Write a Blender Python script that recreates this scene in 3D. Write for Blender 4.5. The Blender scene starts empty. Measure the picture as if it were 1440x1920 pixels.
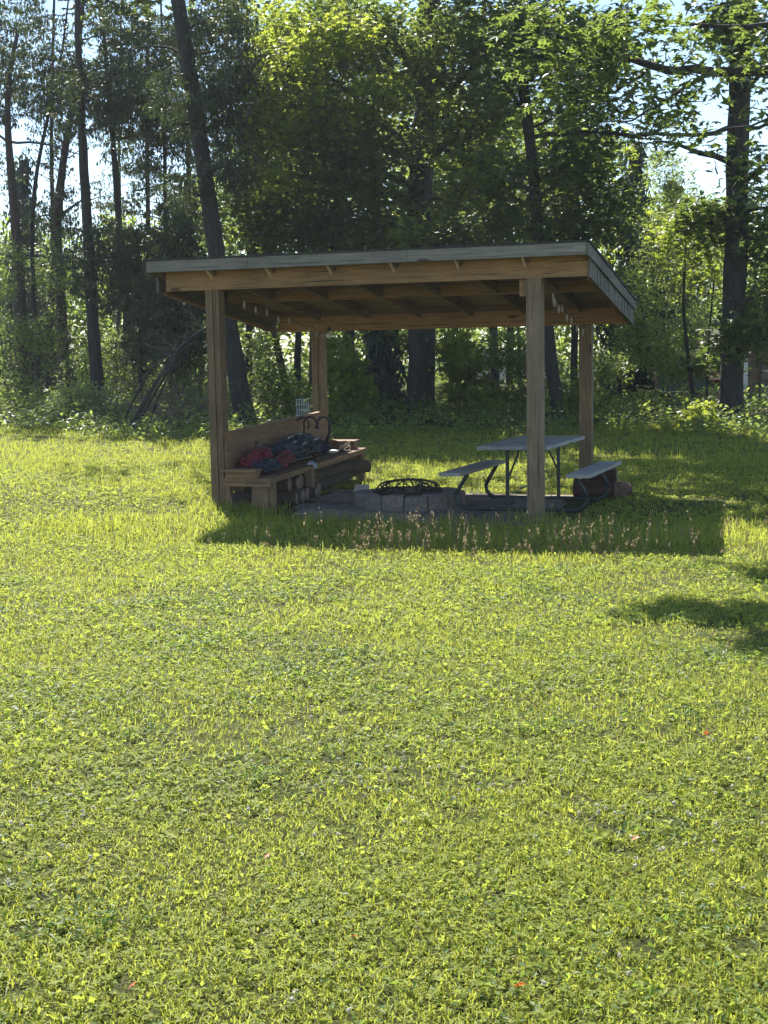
import bpy, bmesh, math, random
import numpy as np
from mathutils import Vector, Matrix, noise as mnoise

R = math.radians
rng = np.random.default_rng(7)
random.seed(7)
scene = bpy.context.scene
C = scene.collection

# ------------------------------------------------------------------ camera
H_CAM, F_PX, PITCH, ROLL = 1.7825, 2460.0, 0.1149, -0.0176
cam_d = bpy.data.cameras.new('camera')
cam_d.sensor_fit = 'VERTICAL'
cam_d.sensor_height = 24.0
cam_d.lens = 24.0 * F_PX / 1920.0
cam_d.clip_end = 3000
cam = bpy.data.objects.new('camera', cam_d)
C.objects.link(cam)
CAM_M = Matrix.Translation((0, 0, H_CAM)) @ Matrix.Rotation(math.pi / 2 - PITCH, 4, 'X') @ Matrix.Rotation(ROLL, 4, 'Z')
cam.matrix_world = CAM_M
scene.camera = cam

# ------------------------------------------------------------------ sky, sun, exposure
SUN_EL, SUN_AZ = R(50), R(-19)
world = bpy.data.worlds.new('World')
scene.world = world
world.use_nodes = True
nt = world.node_tree
nt.nodes.clear()
sky = nt.nodes.new('ShaderNodeTexSky')
sky.sky_type = 'NISHITA'
sky.sun_disc = False
sky.sun_elevation = SUN_EL
sky.sun_rotation = SUN_AZ
sky.air_density = 1.0
sky.dust_density = 0.15
sky.ozone_density = 1.5
bg = nt.nodes.new('ShaderNodeBackground')
bg.inputs['Strength'].default_value = 0.085
wo = nt.nodes.new('ShaderNodeOutputWorld')
nt.links.new(sky.outputs[0], bg.inputs[0])
nt.links.new(bg.outputs[0], wo.inputs[0])
sd = bpy.data.lights.new('sun', 'SUN')
sd.energy = 5.0
sd.angle = R(0.5)
sd.color = (1.0, 0.95, 0.86)
sun = bpy.data.objects.new('sun', sd)
C.objects.link(sun)
to_sun = Vector((math.sin(SUN_AZ) * math.cos(SUN_EL), math.cos(SUN_AZ) * math.cos(SUN_EL), math.sin(SUN_EL)))
sun.rotation_euler = to_sun.to_track_quat('Z', 'Y').to_euler()
sun.location = (0, 0, 30)
scene.view_settings.view_transform = 'Standard'
scene.view_settings.look = 'None'
scene.view_settings.exposure = 1.4
scene.view_settings.gamma = 1.0
scene.cycles.max_bounces = 7
scene.cycles.diffuse_bounces = 3
scene.cycles.transmission_bounces = 5
scene.cycles.glossy_bounces = 2
scene.cycles.use_denoising = True

# ------------------------------------------------------------------ tagging
def tag(o, label=None, cat=None, group=None, kind=None):
    if label: o['label'] = label
    if cat: o['category'] = cat
    if group: o['group'] = group
    if kind: o['kind'] = kind
    return o

def thing(name, label, cat, loc=(0, 0, 0), rz=0.0, group=None):
    o = bpy.data.objects.new(name, None)
    C.objects.link(o)
    o.location = loc
    o.rotation_euler = (0, 0, rz)
    o.empty_display_size = 0.1
    return tag(o, label, cat, group)

# ------------------------------------------------------------------ mesh collector
def smoothstep(x, a, b):
    t = np.clip((np.asarray(x, float) - a) / (b - a), 0, 1)
    return t * t * (3 - 2 * t)

class MB:
    def __init__(s):
        s.V = []; s.F = []; s.n = 0; s.S = []; s.M = []
    def add(s, v, f, smooth=False, mi=0):
        v = np.asarray(v, float).reshape(-1, 3)
        f = np.asarray(f, int)
        s.V.append(v); s.F.append(f + s.n); s.n += len(v)
        s.S.append(np.full(len(f), smooth)); s.M.append(np.full(len(f), mi))
    def box(s, a0, a1, b0, b1, z0, z1, mi=0):
        v = [(a0,b0,z0),(a1,b0,z0),(a1,b1,z0),(a0,b1,z0),(a0,b0,z1),(a1,b0,z1),(a1,b1,z1),(a0,b1,z1)]
        s.add(v, [(0,3,2,1),(4,5,6,7),(0,1,5,4),(1,2,6,5),(2,3,7,6),(3,0,4,7)], mi=mi)
    def hexa(s, v8, mi=0):   # bottom four (ccw), top four
        s.add(v8, [(0,3,2,1),(4,5,6,7),(0,1,5,4),(1,2,6,5),(2,3,7,6),(3,0,4,7)], mi=mi)
    def bar(s, p0, p1, w, h, up=(0, 0, 1), mi=0):
        p0 = Vector(p0); p1 = Vector(p1); d = (p1 - p0).normalized()
        u = Vector(up); sde = d.cross(u)
        if sde.length < 1e-4: sde = d.cross(Vector((1, 0, 0)))
        sde.normalize(); u = sde.cross(d).normalized()
        q = []
        for p in (p0, p1):
            for i, j in ((-1,-1),(1,-1),(1,1),(-1,1)):
                q.append(p + sde * (i * w / 2) + u * (j * h / 2))
        s.add([tuple(x) for x in q], [(0,3,2,1),(4,5,6,7),(0,1,5,4),(1,2,6,5),(2,3,7,6),(3,0,4,7)], mi=mi)
    def prism(s, poly, a0, a1, mi=0):   # poly in (b,z), extruded along a
        k = len(poly)
        v = [(a0, b, z) for b, z in poly] + [(a1, b, z) for b, z in poly]
        s.add(v, [(i, (i+1) % k, (i+1) % k + k, i + k) for i in range(k)], mi=mi)
        for i in range(1, k - 1):
            s.add([v[0], v[i+1], v[i]], [(0,1,2)], mi=mi)
            s.add([v[k], v[k+i], v[k+i+1]], [(0,1,2)], mi=mi)
    def tube(s, pts, rad, sides=6, smooth=True, cap=True, jit=0.0, mi=0):
        pts = np.asarray(pts, float); n = len(pts)
        rad = np.broadcast_to(np.asarray(rad, float), (n,)) if np.ndim(rad) <= 1 else rad
        tan = np.gradient(pts, axis=0)
        tan /= np.linalg.norm(tan, axis=1)[:, None] + 1e-9
        ref = np.array([0.31, 0.17, 0.93]) if abs(tan[0][2]) < .8 else np.array([1.0, 0.05, 0])
        a = np.cross(tan, ref); a /= np.linalg.norm(a, axis=1)[:, None] + 1e-9
        b = np.cross(tan, a)
        th = np.arange(sides) * 2 * np.pi / sides
        rr = rad[:, None] * (1 + (rng.normal(0, jit, (n, sides)) if jit else 0))
        v = pts[:, None, :] + rr[..., None] * (np.cos(th)[None, :, None] * a[:, None, :] + np.sin(th)[None, :, None] * b[:, None, :])
        i = np.arange(n - 1)[:, None] * sides; j = np.arange(sides)[None, :]; j2 = (j + 1) % sides
        f = np.stack([i + j, i + j2, i + sides + j2, i + sides + j], -1).reshape(-1, 4)
        s.add(v.reshape(-1, 3), f, smooth, mi)
        if cap and sides >= 3:
            for r0, flip in ((0, True), (n - 1, False)):
                ring = list(range(r0 * sides, r0 * sides + sides))
                vv = v.reshape(-1, 3)[ring]
                c = vv.mean(0)
                fs = [(q, (q+1) % sides, sides) if not flip else ((q+1) % sides, q, sides) for q in range(sides)]
                s.add(np.vstack([vv, c]), fs, False, mi)
    def build(s, name, mats, parent=None, kind=None):
        me = bpy.data.meshes.new(name)
        V = np.vstack(s.V)
        me.vertices.add(len(V)); me.vertices.foreach_set('co', V.astype(np.float32).ravel())
        ks = np.concatenate([np.full(len(f), f.shape[1]) for f in s.F])
        L = np.concatenate([f.ravel() for f in s.F])
        me.loops.add(len(L)); me.loops.foreach_set('vertex_index', L.astype(np.int32))
        st = np.concatenate([[0], np.cumsum(ks)[:-1]])
        me.polygons.add(len(ks))
        me.polygons.foreach_set('loop_start', st.astype(np.int32))
        me.polygons.foreach_set('use_smooth', np.concatenate(s.S))
        if not isinstance(mats, (list, tuple)): mats = [mats]
        for m in mats: me.materials.append(m)
        if len(mats) > 1: me.polygons.foreach_set('material_index', np.concatenate(s.M).astype(np.int32))
        me.update(calc_edges=True)
        o = bpy.data.objects.new(name, me)
        C.objects.link(o)
        if parent: o.parent = parent
        if kind: o['kind'] = kind
        return o

# ------------------------------------------------------------------ materials
def mat(name):
    m = bpy.data.materials.new(name); m.use_nodes = True
    n = m.node_tree; n.nodes.clear()
    out = n.nodes.new('ShaderNodeOutputMaterial')
    p = n.nodes.new('ShaderNodeBsdfPrincipled')
    n.links.new(p.outputs[0], out.inputs[0])
    return m, n, p, out

def N(n, t, **k):
    x = n.nodes.new(t)
    for a, b in k.items():
        if a in ('operation', 'blend_type', 'data_type', 'noise_dimensions', 'feature', 'wave_type', 'bands_direction', 'musgrave_type', 'distance'):
            setattr(x, a, b)
        else:
            x.inputs[a].default_value = b
    return x

def ramp(n, fac, stops):
    r = n.nodes.new('ShaderNodeValToRGB')
    e = r.color_ramp.elements
    while len(e) < len(stops): e.new(0.5)
    for q, (p, c) in zip(e, stops):
        q.position = p; q.color = (*c, 1) if len(c) == 3 else c
    n.links.new(fac, r.inputs[0])
    return r.outputs[0]

def coord(n, scale=(1, 1, 1), kind='Object', loc=(0, 0, 0)):
    t = n.nodes.new('ShaderNodeTexCoord'); m = n.nodes.new('ShaderNodeMapping')
    m.inputs['Scale'].default_value = scale; m.inputs['Location'].default_value = loc
    n.links.new(t.outputs[kind], m.inputs[0])
    return m.outputs[0]

def bump(n, p, h, strength=0.3, dist=0.01):
    b = n.nodes.new('ShaderNodeBump'); b.inputs['Strength'].default_value = strength; b.inputs['Distance'].default_value = dist
    n.links.new(h, b.inputs['Height']); n.links.new(b.outputs[0], p.inputs['Normal'])

def wood(name, dark, mid, light, axis='z', rough=0.75, knots=True, stain=None):
    m, n, p, o = mat(name)
    g = {'x': (1.2, 14, 14), 'y': (14, 1.2, 14), 'z': (14, 14, 1.2)}[axis]
    k = {'x': (1.1, 3.4, 3.4), 'y': (3.4, 1.1, 3.4), 'z': (3.4, 3.4, 1.1)}[axis]
    co = coord(n, g)
    ns = N(n, 'ShaderNodeTexNoise', Scale=3.0, Detail=8.0, Roughness=0.62, Distortion=0.4); n.links.new(co, ns.inputs['Vector'])
    c1 = ramp(n, ns.outputs[0], [(0.25, dark), (0.5, mid), (0.78, light)])
    big = N(n, 'ShaderNodeTexNoise', Scale=1.3, Detail=3.0); n.links.new(coord(n, (1, 1, 1)), big.inputs['Vector'])
    bf = ramp(n, big.outputs[0], [(0.3, (0.62, 0.62, 0.62)), (0.7, (1.15, 1.12, 1.08))])
    mx = N(n, 'ShaderNodeMixRGB', blend_type='MULTIPLY', Fac=1.0)
    n.links.new(c1, mx.inputs[1]); n.links.new(bf, mx.inputs[2])
    col = mx.outputs[0]
    if knots:
        vo = N(n, 'ShaderNodeTexVoronoi', Scale=1.3); n.links.new(coord(n, k), vo.inputs['Vector'])
        kf = ramp(n, vo.outputs['Distance'], [(0.07, (1, 1, 1)), (0.14, (0, 0, 0))])
        mk = N(n, 'ShaderNodeMixRGB'); n.links.new(kf, mk.inputs[0]); n.links.new(col, mk.inputs[1])
        mk.inputs[2].default_value = (dark[0] * .45, dark[1] * .4, dark[2] * .4, 1)
        col = mk.outputs[0]
    ck = N(n, 'ShaderNodeTexNoise', Scale=2.4, Detail=3.0, Roughness=0.5); n.links.new(coord(n, tuple(x * 1.6 if x > 2 else x * .35 for x in g), loc=(3, 5, 7)), ck.inputs['Vector'])
    cf = ramp(n, ck.outputs[0], [(0.33, (.28, .25, .22)), (0.37, (1, 1, 1))])
    mc = N(n, 'ShaderNodeMixRGB', blend_type='MULTIPLY', Fac=1.0); n.links.new(col, mc.inputs[1]); n.links.new(cf, mc.inputs[2])
    n.links.new(mc.outputs[0], p.inputs['Base Color'])
    p.inputs['Roughness'].default_value = rough
    bump(n, p, ns.outputs[0], 0.35, 0.006)
    return m

def leafmat(name, c_dark, c_light, trans, tfac=0.45, rough=0.42, spec=0.5):
    m, n, p, out = mat(name)
    geo = n.nodes.new('ShaderNodeNewGeometry')
    col = ramp(n, geo.outputs['Random Per Island'], [(0.0, c_dark), (0.6, tuple((a + b) / 2 for a, b in zip(c_dark, c_light))), (1.0, c_light)])
    n.links.new(col, p.inputs['Base Color'])
    p.inputs['Roughness'].default_value = rough
    p.inputs['Specular IOR Level'].default_value = spec
    t = n.nodes.new('ShaderNodeBsdfTranslucent')
    tc = ramp(n, geo.outputs['Random Per Island'], [(0.0, tuple(x * .7 for x in trans)), (1.0, trans)])
    n.links.new(tc, t.inputs[0])
    mix = n.nodes.new('ShaderNodeMixShader'); mix.inputs[0].default_value = tfac
    n.links.new(p.outputs[0], mix.inputs[1]); n.links.new(t.outputs[0], mix.inputs[2])
    n.links.new(mix.outputs[0], out.inputs[0])
    return m

def plain(name, c, rough=0.6, metal=0.0, var=0.15, scale=8.0, c2=None, bs=0.15):
    m, n, p, o = mat(name)
    ns = N(n, 'ShaderNodeTexNoise', Scale=scale, Detail=6.0, Roughness=0.6)
    n.links.new(coord(n), ns.inputs['Vector'])
    c2 = c2 or tuple(x * (1 + var) for x in c)
    col = ramp(n, ns.outputs[0], [(0.3, tuple(x * (1 - var) for x in c)), (0.7, c2)])
    n.links.new(col, p.inputs['Base Color'])
    p.inputs['Roughness'].default_value = rough; p.inputs['Metallic'].default_value = metal
    if bs: bump(n, p, ns.outputs[0], bs, 0.01)
    return m

def bark(name, c0, c1, sc=1.0):
    m, n, p, o = mat(name)
    ns = N(n, 'ShaderNodeTexNoise', Scale=4.0 * sc, Detail=9.0, Roughness=0.7, Distortion=0.5)
    n.links.new(coord(n, (4, 4, 0.7)), ns.inputs['Vector'])
    vo = N(n, 'ShaderNodeTexVoronoi', Scale=7.0 * sc); n.links.new(coord(n, (4, 4, 0.6)), vo.inputs['Vector'])
    col = ramp(n, ns.outputs[0], [(0.3, c0), (0.52, tuple((a + b) / 2 for a, b in zip(c0, c1))), (0.75, c1)])
    mx = N(n, 'ShaderNodeMixRGB', blend_type='MULTIPLY', Fac=0.6)
    vr = ramp(n, vo.outputs['Distance'], [(0.05, (1, 1, 1)), (0.5, (0.35, 0.33, 0.32))])
    n.links.new(col, mx.inputs[1]); n.links.new(vr, mx.inputs[2])
    n.links.new(mx.outputs[0], p.inputs['Base Color'])
    p.inputs['Roughness'].default_value = 0.9
    bump(n, p, ns.outputs[0], 0.9, 0.04)
    return m

M = {}
M['post'] = wood('post_timber', (0.105, 0.065, 0.034), (0.180, 0.118, 0.065), (0.248, 0.177, 0.105), 'z')
M['post_grey'] = wood('post_weathered', (0.136, 0.092, 0.054), (0.231, 0.167, 0.105), (0.306, 0.238, 0.160), 'z')
M['beam'] = wood('beam_pine', (0.201, 0.100, 0.041), (0.307, 0.174, 0.080), (0.389, 0.248, 0.127), 'x')
M['rafter'] = wood('rafter_timber', (0.121, 0.073, 0.045), (0.186, 0.117, 0.073), (0.251, 0.170, 0.113), 'y')
M['soffit'] = wood('soffit_ply', (0.170, 0.111, 0.073), (0.246, 0.170, 0.111), (0.315, 0.221, 0.153), 'x', knots=False)
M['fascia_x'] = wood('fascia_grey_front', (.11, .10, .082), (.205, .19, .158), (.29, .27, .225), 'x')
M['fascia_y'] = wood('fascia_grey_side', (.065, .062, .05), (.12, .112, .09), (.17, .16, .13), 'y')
M['tie'] = wood('lit_cut_pine', (.5, .38, .27), (.68, .55, .42), (.8, .68, .55), 'z', knots=False)
M['bench_x'] = wood('bench_pine_x', (0.136, 0.074, 0.037), (0.223, 0.130, 0.068), (0.298, 0.192, 0.112), 'x')
M['bench_y'] = wood('bench_pine_y', (0.136, 0.074, 0.037), (0.223, 0.127, 0.068), (0.298, 0.186, 0.105), 'y')
M['bench_z'] = wood('bench_pine_z', (0.124, 0.074, 0.040), (0.198, 0.130, 0.074), (0.267, 0.186, 0.112), 'z')
M['table'] = wood('table_grey_boards', (0.192, 0.196, 0.196), (0.288, 0.296, 0.296), (0.376, 0.384, 0.380), 'y', rough=0.6)
M['shingle'] = plain('roof_shingle', (.035, .036, .035), 0.95, var=.5, scale=30)
M['tube'] = plain('green_steel', (.018, .034, .032), 0.4, var=.3, scale=15)
M['black'] = plain('black_metal', (.012, .013, .015), 0.4, var=.3, scale=20)
M['rust'] = plain('rusty_steel', (.035, .024, .018), 0.75, var=.5, scale=30)
M['silver'] = plain('grey_aluminium', (.55, .57, .6), 0.35, 0.8, var=.1)
M['log'] = bark('firewood_bark', (0.052, 0.036, 0.026), (0.208, 0.151, 0.104), 3)
M['logend'] = plain('cut_log_end', (0.165, 0.117, 0.078), .9, var=.45, scale=14, c2=(0.255, 0.180, 0.128))
M['redlog'] = bark('reddish_bark', (.07, .032, .025), (.18, .085, .065), 3)
M['navy'] = plain('navy_fabric', (.018, .03, .05), 0.7, var=.35, scale=12, bs=.5)
M['red'] = plain('red_fabric', (.15, .010, .022), 0.65, var=.3, scale=12, bs=.5)
M['white'] = plain('white_plastic', (.72, .72, .70), 0.4, var=.06)
M['bin'] = plain('blue_grey_plastic', (.035, .055, .09), 0.45, var=.2)
M['bulb'] = plain('bulb_frosted', (.30, .25, .21), 0.2, var=.1)
M['bark1'] = bark('bark_dark', (.018, .016, .015), (.075, .07, .065))
M['bark2'] = bark('bark_reddish', (.04, .03, .026), (.14, .10, .08))
M['bark3'] = bark('bark_maple', (.022, .020, .019), (.10, .094, .088), .8)
M['ash'] = plain('fire_ash', (.035, .033, .032), 1.0, var=.6, scale=20)
M['twig'] = plain('dead_twig', (.13, .10, .08), 0.9, var=.3)

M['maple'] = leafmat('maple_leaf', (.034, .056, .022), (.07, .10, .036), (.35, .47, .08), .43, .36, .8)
M['maple_sunlit'] = leafmat('maple_leaf_sunlit', (.055, .085, .022), (.13, .17, .04), (.60, .70, .09), .52)  # brighter copy of the maple leaf: sunlight put into its colour
M['cedar'] = leafmat('cedar_spray', (.022, .040, .018), (.055, .078, .032), (.12, .17, .035), .28, .5)
M['spruce'] = leafmat('spruce_needle', (.018, .036, .026), (.04, .062, .045), (.06, .09, .04), .15, .6)
M['shrub'] = leafmat('shrub_leaf', (.05, .085, .025), (.11, .155, .045), (.46, .58, .11), .5)
M['far'] = leafmat('far_leaf', (.04, .07, .02), (.10, .14, .04), (.40, .52, .09), .48, .55)
M['grass'] = leafmat('grass_blade', (.13, .155, .022), (.255, .28, .052), (.63, .69, .10), .50, .5, .25)
M['grass_d'] = leafmat('grass_blade_dark', (.05, .09, .02), (.10, .15, .035), (.32, .44, .06), .40, .45)
M['clover'] = leafmat('clover_leaf', (.13, .17, .022), (.25, .285, .05), (.59, .68, .10), .46, .55, .18)
M['weed_d'] = leafmat('dark_weed', (.045, .09, .02), (.10, .16, .035), (.36, .52, .07), .42, .5, .25)
M['straw'] = leafmat('seed_head', (.17, .13, .075), (.34, .27, .17), (.46, .36, .21), .35, .7, .2)
M['petal'] = leafmat('clover_flower', (.42, .40, .30), (.60, .58, .47), (.7, .68, .55), .3, .7, .2)
M['orange'] = leafmat('orange_leaf', (.45, .12, .03), (.6, .2, .05), (.6, .2, .04), .4)

# ------------------------------------------------------------------ terrain height
def G(x, y):
    x = np.asarray(x, float); y = np.asarray(y, float)
    t = np.clip(y - 13.6, 0, 15)
    z = .032 * t * smoothstep(t, -1.0, 2.0)
    z = z + .028 * np.clip(-x, 0, 9) * smoothstep(y, 11, 17)
    z = z + .035 * np.sin(x * .55 + y * .23) * np.sin(y * .41 - x * .2) * (1 - .8 * np.exp(-((x - .3) ** 2 + (y - 15.2) ** 2) / 12))
    return z

def G1(x, y): return float(G(x, y))

TH = -0.3151
OX, OY = -2.004, 15.215
EV = np.array([math.cos(TH), math.sin(TH)]); NV = np.array([-math.sin(TH), math.cos(TH)])
def LW(a, b):   # shelter plan coordinates -> world
    return (OX + EV[0] * a + NV[0] * b, OY + EV[1] * a + NV[1] * b)
def WL(x, y):
    return ((x - OX) * EV[0] + (y - OY) * EV[1], (x - OX) * NV[0] + (y - OY) * NV[1])

def at(px, py, d):   # point at distance d (world y) seen at a photograph pixel
    v = CAM_M.to_3x3() @ Vector(((px - 720) / F_PX, -(py - 960) / F_PX, -1))
    t = d / v.y
    return np.array([v.x * t, d, H_CAM + v.z * t])
def pxm(d): return d / F_PX   # metres per photo pixel

# ------------------------------------------------------------------ ground
def ground():
    xs = np.unique(np.concatenate([np.linspace(-12, 12, 121), np.linspace(-60, 60, 61), [-400, -200, -120, 120, 200, 400]]))
    ys = np.unique(np.concatenate([np.linspace(-2, 40, 211), np.linspace(40, 120, 30), [-60, -20, -8, 200, 400, 900]]))
    X, Y = np.meshgrid(xs, ys)
    V = np.stack([X, Y, G(X, Y)], -1).reshape(-1, 3)
    nx, ny = len(xs), len(ys)
    i = np.arange(ny - 1)[:, None] * nx + np.arange(nx - 1)[None]
    F = np.stack([i, i + 1, i + nx + 1, i + nx], -1).reshape(-1, 4)
    m, n, p, o = mat('lawn_soil')
    a = N(n, 'ShaderNodeTexNoise', Scale=1.1, Detail=6.0); n.links.new(coord(n), a.inputs['Vector'])
    b = N(n, 'ShaderNodeTexNoise', Scale=38.0, Detail=8.0, Roughness=.75); n.links.new(coord(n), b.inputs['Vector'])
    c1 = ramp(n, b.outputs[0], [(.35, (.022, .026, .009)), (.55, (.06, .07, .017)), (.72, (.13, .13, .035))])
    c2 = ramp(n, a.outputs[0], [(.35, (.75, .8, .7)), (.65, (1.2, 1.15, 1.1))])
    mx = N(n, 'ShaderNodeMixRGB', blend_type='MULTIPLY', Fac=1.0); n.links.new(c1, mx.inputs[1]); n.links.new(c2, mx.inputs[2])
    # leaf litter under the trees
    sx = n.nodes.new('ShaderNodeSeparateXYZ'); n.links.new(coord(n), sx.inputs[0])
    ms = N(n, 'ShaderNodeMath', operation='MULTIPLY_ADD'); ms.inputs[1].default_value = 2.2; n.links.new(a.outputs[0], ms.inputs[0]); n.links.new(sx.outputs['Y'], ms.inputs[2])
    mr = n.nodes.new('ShaderNodeMapRange'); mr.inputs['From Min'].default_value = 27.0; mr.inputs['From Max'].default_value = 29.0
    mr2 = n.nodes.new('ShaderNodeMapRange'); mr2.inputs['From Min'].default_value = 44.0; mr2.inputs['From Max'].default_value = 41.0
    n.links.new(ms.outputs[0], mr.inputs['Value']); n.links.new(ms.outputs[0], mr2.inputs['Value'])
    mm = N(n, 'ShaderNodeMath', operation='MULTIPLY'); n.links.new(mr.outputs[0], mm.inputs[0]); n.links.new(mr2.outputs[0], mm.inputs[1])
    lt = ramp(n, b.outputs[0], [(.35, (.03, .022, .014)), (.6, (.09, .065, .038)), (.75, (.15, .11, .06))])
    m2 = N(n, 'ShaderNodeMixRGB'); n.links.new(mm.outputs[0], m2.inputs[0]); n.links.new(mx.outputs[0], m2.inputs[1]); n.links.new(lt, m2.inputs[2])
    n.links.new(m2.outputs[0], p.inputs['Base Color']); p.inputs['Roughness'].default_value = .95
    p.inputs['Specular IOR Level'].default_value = .2
    bump(n, p, b.outputs[0], .8, .03)
    mb = MB(); mb.add(V, F, True)
    mb.build('ground', m, kind='structure')
ground()

# patio of old boards and flat stones under the roof (a sheet a few mm proud of the soil)
def patio():
    mb = MB()
    rr = random.Random(3)
    b0 = -.30
    while b0 < 2.05:
        hgt = rr.uniform(.2, .46)
        a = .9 + rr.uniform(-.3, .15) + (.35 if b0 < 0 else 0); end = 4.1 + rr.uniform(-.3, .12)
        while a < end:
            L = min(rr.uniform(.28, .75), end - a)
            if L < .15: break
            q = []; jt = [(rr.uniform(-.018, .018), rr.uniform(-.02, .02)) for _ in range(4)]; hh = .016 + rr.uniform(-.006, .007)
            for zz in (-.05, hh):
                for (aa, bb), (ja, jb) in zip(((a, b0), (a + L - .025, b0), (a + L - .025, b0 + hgt - .025), (a, b0 + hgt - .025)), jt):
                    x, y = LW(aa + ja, bb + jb); q.append((x, y, G1(x, y) + zz))
            mb.hexa(q)
            a += L
        b0 += hgt
    m, n, p, o = mat('patio_slate')
    geo = n.nodes.new('ShaderNodeNewGeometry')
    c = ramp(n, geo.outputs['Random Per Island'], [(0, (.12, .10, .082)), (.5, (.175, .145, .12)), (1, (.24, .19, .155))])
    ns = N(n, 'ShaderNodeTexNoise', Scale=12.0, Detail=7.0); n.links.new(coord(n), ns.inputs['Vector'])
    v = ramp(n, ns.outputs[0], [(.3, (.6, .6, .6)), (.7, (1.1, 1.1, 1.1))])
    mx = N(n, 'ShaderNodeMixRGB', blend_type='MULTIPLY', Fac=1.0); n.links.new(c, mx.inputs[1]); n.links.new(v, mx.inputs[2])
    n.links.new(mx.outputs[0], p.inputs['Base Color']); p.inputs['Roughness'].default_value = .85
    bump(n, p, ns.outputs[0], .5, .01)
    mb.build('patio', m, kind='structure')
patio()

# ================================================================== SHELTER
PW, W, D = .163, 3.732, 3.336
SLOPE = -.12
def zr(b): return 2.952 + SLOPE * (b + .25)     # top of the roof deck
sh = thing('picnic_shelter', 'open timber lean-to shelter with four posts and a grey-edged roof over the fire pit', 'shelter', (OX, OY, 0), TH)

def gl(a, b):
    x, y = LW(a, b); return G1(x, y)

def post(a, b, ztop, m, ply=0):
    mb = MB()
    z0 = gl(a, b) - .12
    if ply == 0:
        mb.box(a, a + PW, b, b + PW, z0, ztop)
    else:   # built up out of three planks with open joints between
        t = PW / 3
        mb.box(a, a + t * 1.6, b, b + PW, z0, ztop)
        mb.box(a + t * 1.6 + .006, a + t * 2.25, b + .012, b + PW - .01, z0, ztop)
        mb.box(a + t * 2.25 + .006, a + PW, b + .002, b + PW, z0, ztop)
    mb.build('post', m, sh)
post(0, 0, 2.63, M['post'], 1)
post(W, 0, 2.63, M['post_grey'])
post(0, D, 2.21, M['post'], 1)
post(W, D, 2.21, M['post'])

def beam(a0, a1, b0, b1, z0, z1):
    mb = MB(); mb.box(a0, a1, b0, b1, z0, z1); return mb.build('beam', M['beam'], sh)
beam(-.49, 4.385, -.008, .082, 2.62, 2.868)
beam(-.49, 4.385, 1.68, 1.76, 2.545, 2.684)
beam(-.49, 4.385, 3.336, 3.426, 2.20, 2.405)
mb = MB(); mb.box(-.49, 4.385, 3.355, 3.395, 2.407, 2.486); mb.build('blocking_board', M['rafter'], sh)
# short trimmer block fixed across the inside of the front beam over the right post
mb = MB(); mb.box(W - .09, W + .0, .086, .16, 2.44, 2.66); mb.build('corner_block', M['beam'], sh)

RA = [.13 + .725 * k for k in range(6)]
for a in [-.53] + RA + [4.36]:
    mb = MB()
    zt = lambda b: zr(b) - .034
    zb = lambda b: zr(b) - .034 - .135
    poly = [(-.2, zt(-.2)), (-.2, zr(-.2) - .09), (.082, zb(.082)), (3.50, zb(3.50)), (3.50, zt(3.50))]
    mb.prism(poly, a - .02, a + .02)
    mb.build('rafter', M['rafter'], sh)
for a in RA:     # angled rafter-tail blocks outside the front beam, lit left faces painted as pale wood
    mb = MB()
    zt = 2.835
    mb.prism([(-.16, zt - .012), (-.012, zt - .10), (-.012, zt + .01), (-.16, zt + .01)], a - .041, a - .021)
    mb.build('rafter_tail', M['tie'], sh)

# boarded deck, seen from below
mb = MB()
a = -.58; k = 0
bb = -.24
while bb < 3.55:
    b2 = min(bb + .62, 3.56)
    mb.hexa([(-.57, bb, zr(bb) - .03), (4.40, bb, zr(bb) - .03), (4.40, b2 - .006, zr(b2 - .006) - .03), (-.57, b2 - .006, zr(b2 - .006) - .03),
             (-.57, bb, zr(bb) - .012), (4.40, bb, zr(bb) - .012), (4.40, b2 - .006, zr(b2 - .006) - .012), (-.57, b2 - .006, zr(b2 - .006) - .012)])
    bb = b2
deck = mb.build('roof_deck', M['soffit'], sh)
mb = MB()
mb.hexa([(-.60, -.285, zr(-.285) - .01), (4.455, -.285, zr(-.285) - .01), (4.455, 3.60, zr(3.60) - .01), (-.60, 3.60, zr(3.60) - .01),
         (-.60, -.285, zr(-.285) + .012), (4.455, -.285, zr(-.285) + .012), (4.455, 3.60, zr(3.60) + .012), (-.60, 3.60, zr(3.60) + .012)])
mb.build('roof_covering', M['shingle'], sh)
# grey front fascia, made of three lengths
for a0, a1 in ((-.585, .66), (.664, 2.5), (2.504, 4.425)):
    mb = MB(); mb.box(a0, a1, -.277, -.245, 2.822, 2.947); mb.build('fascia_board', M['fascia_x'], sh)
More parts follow.
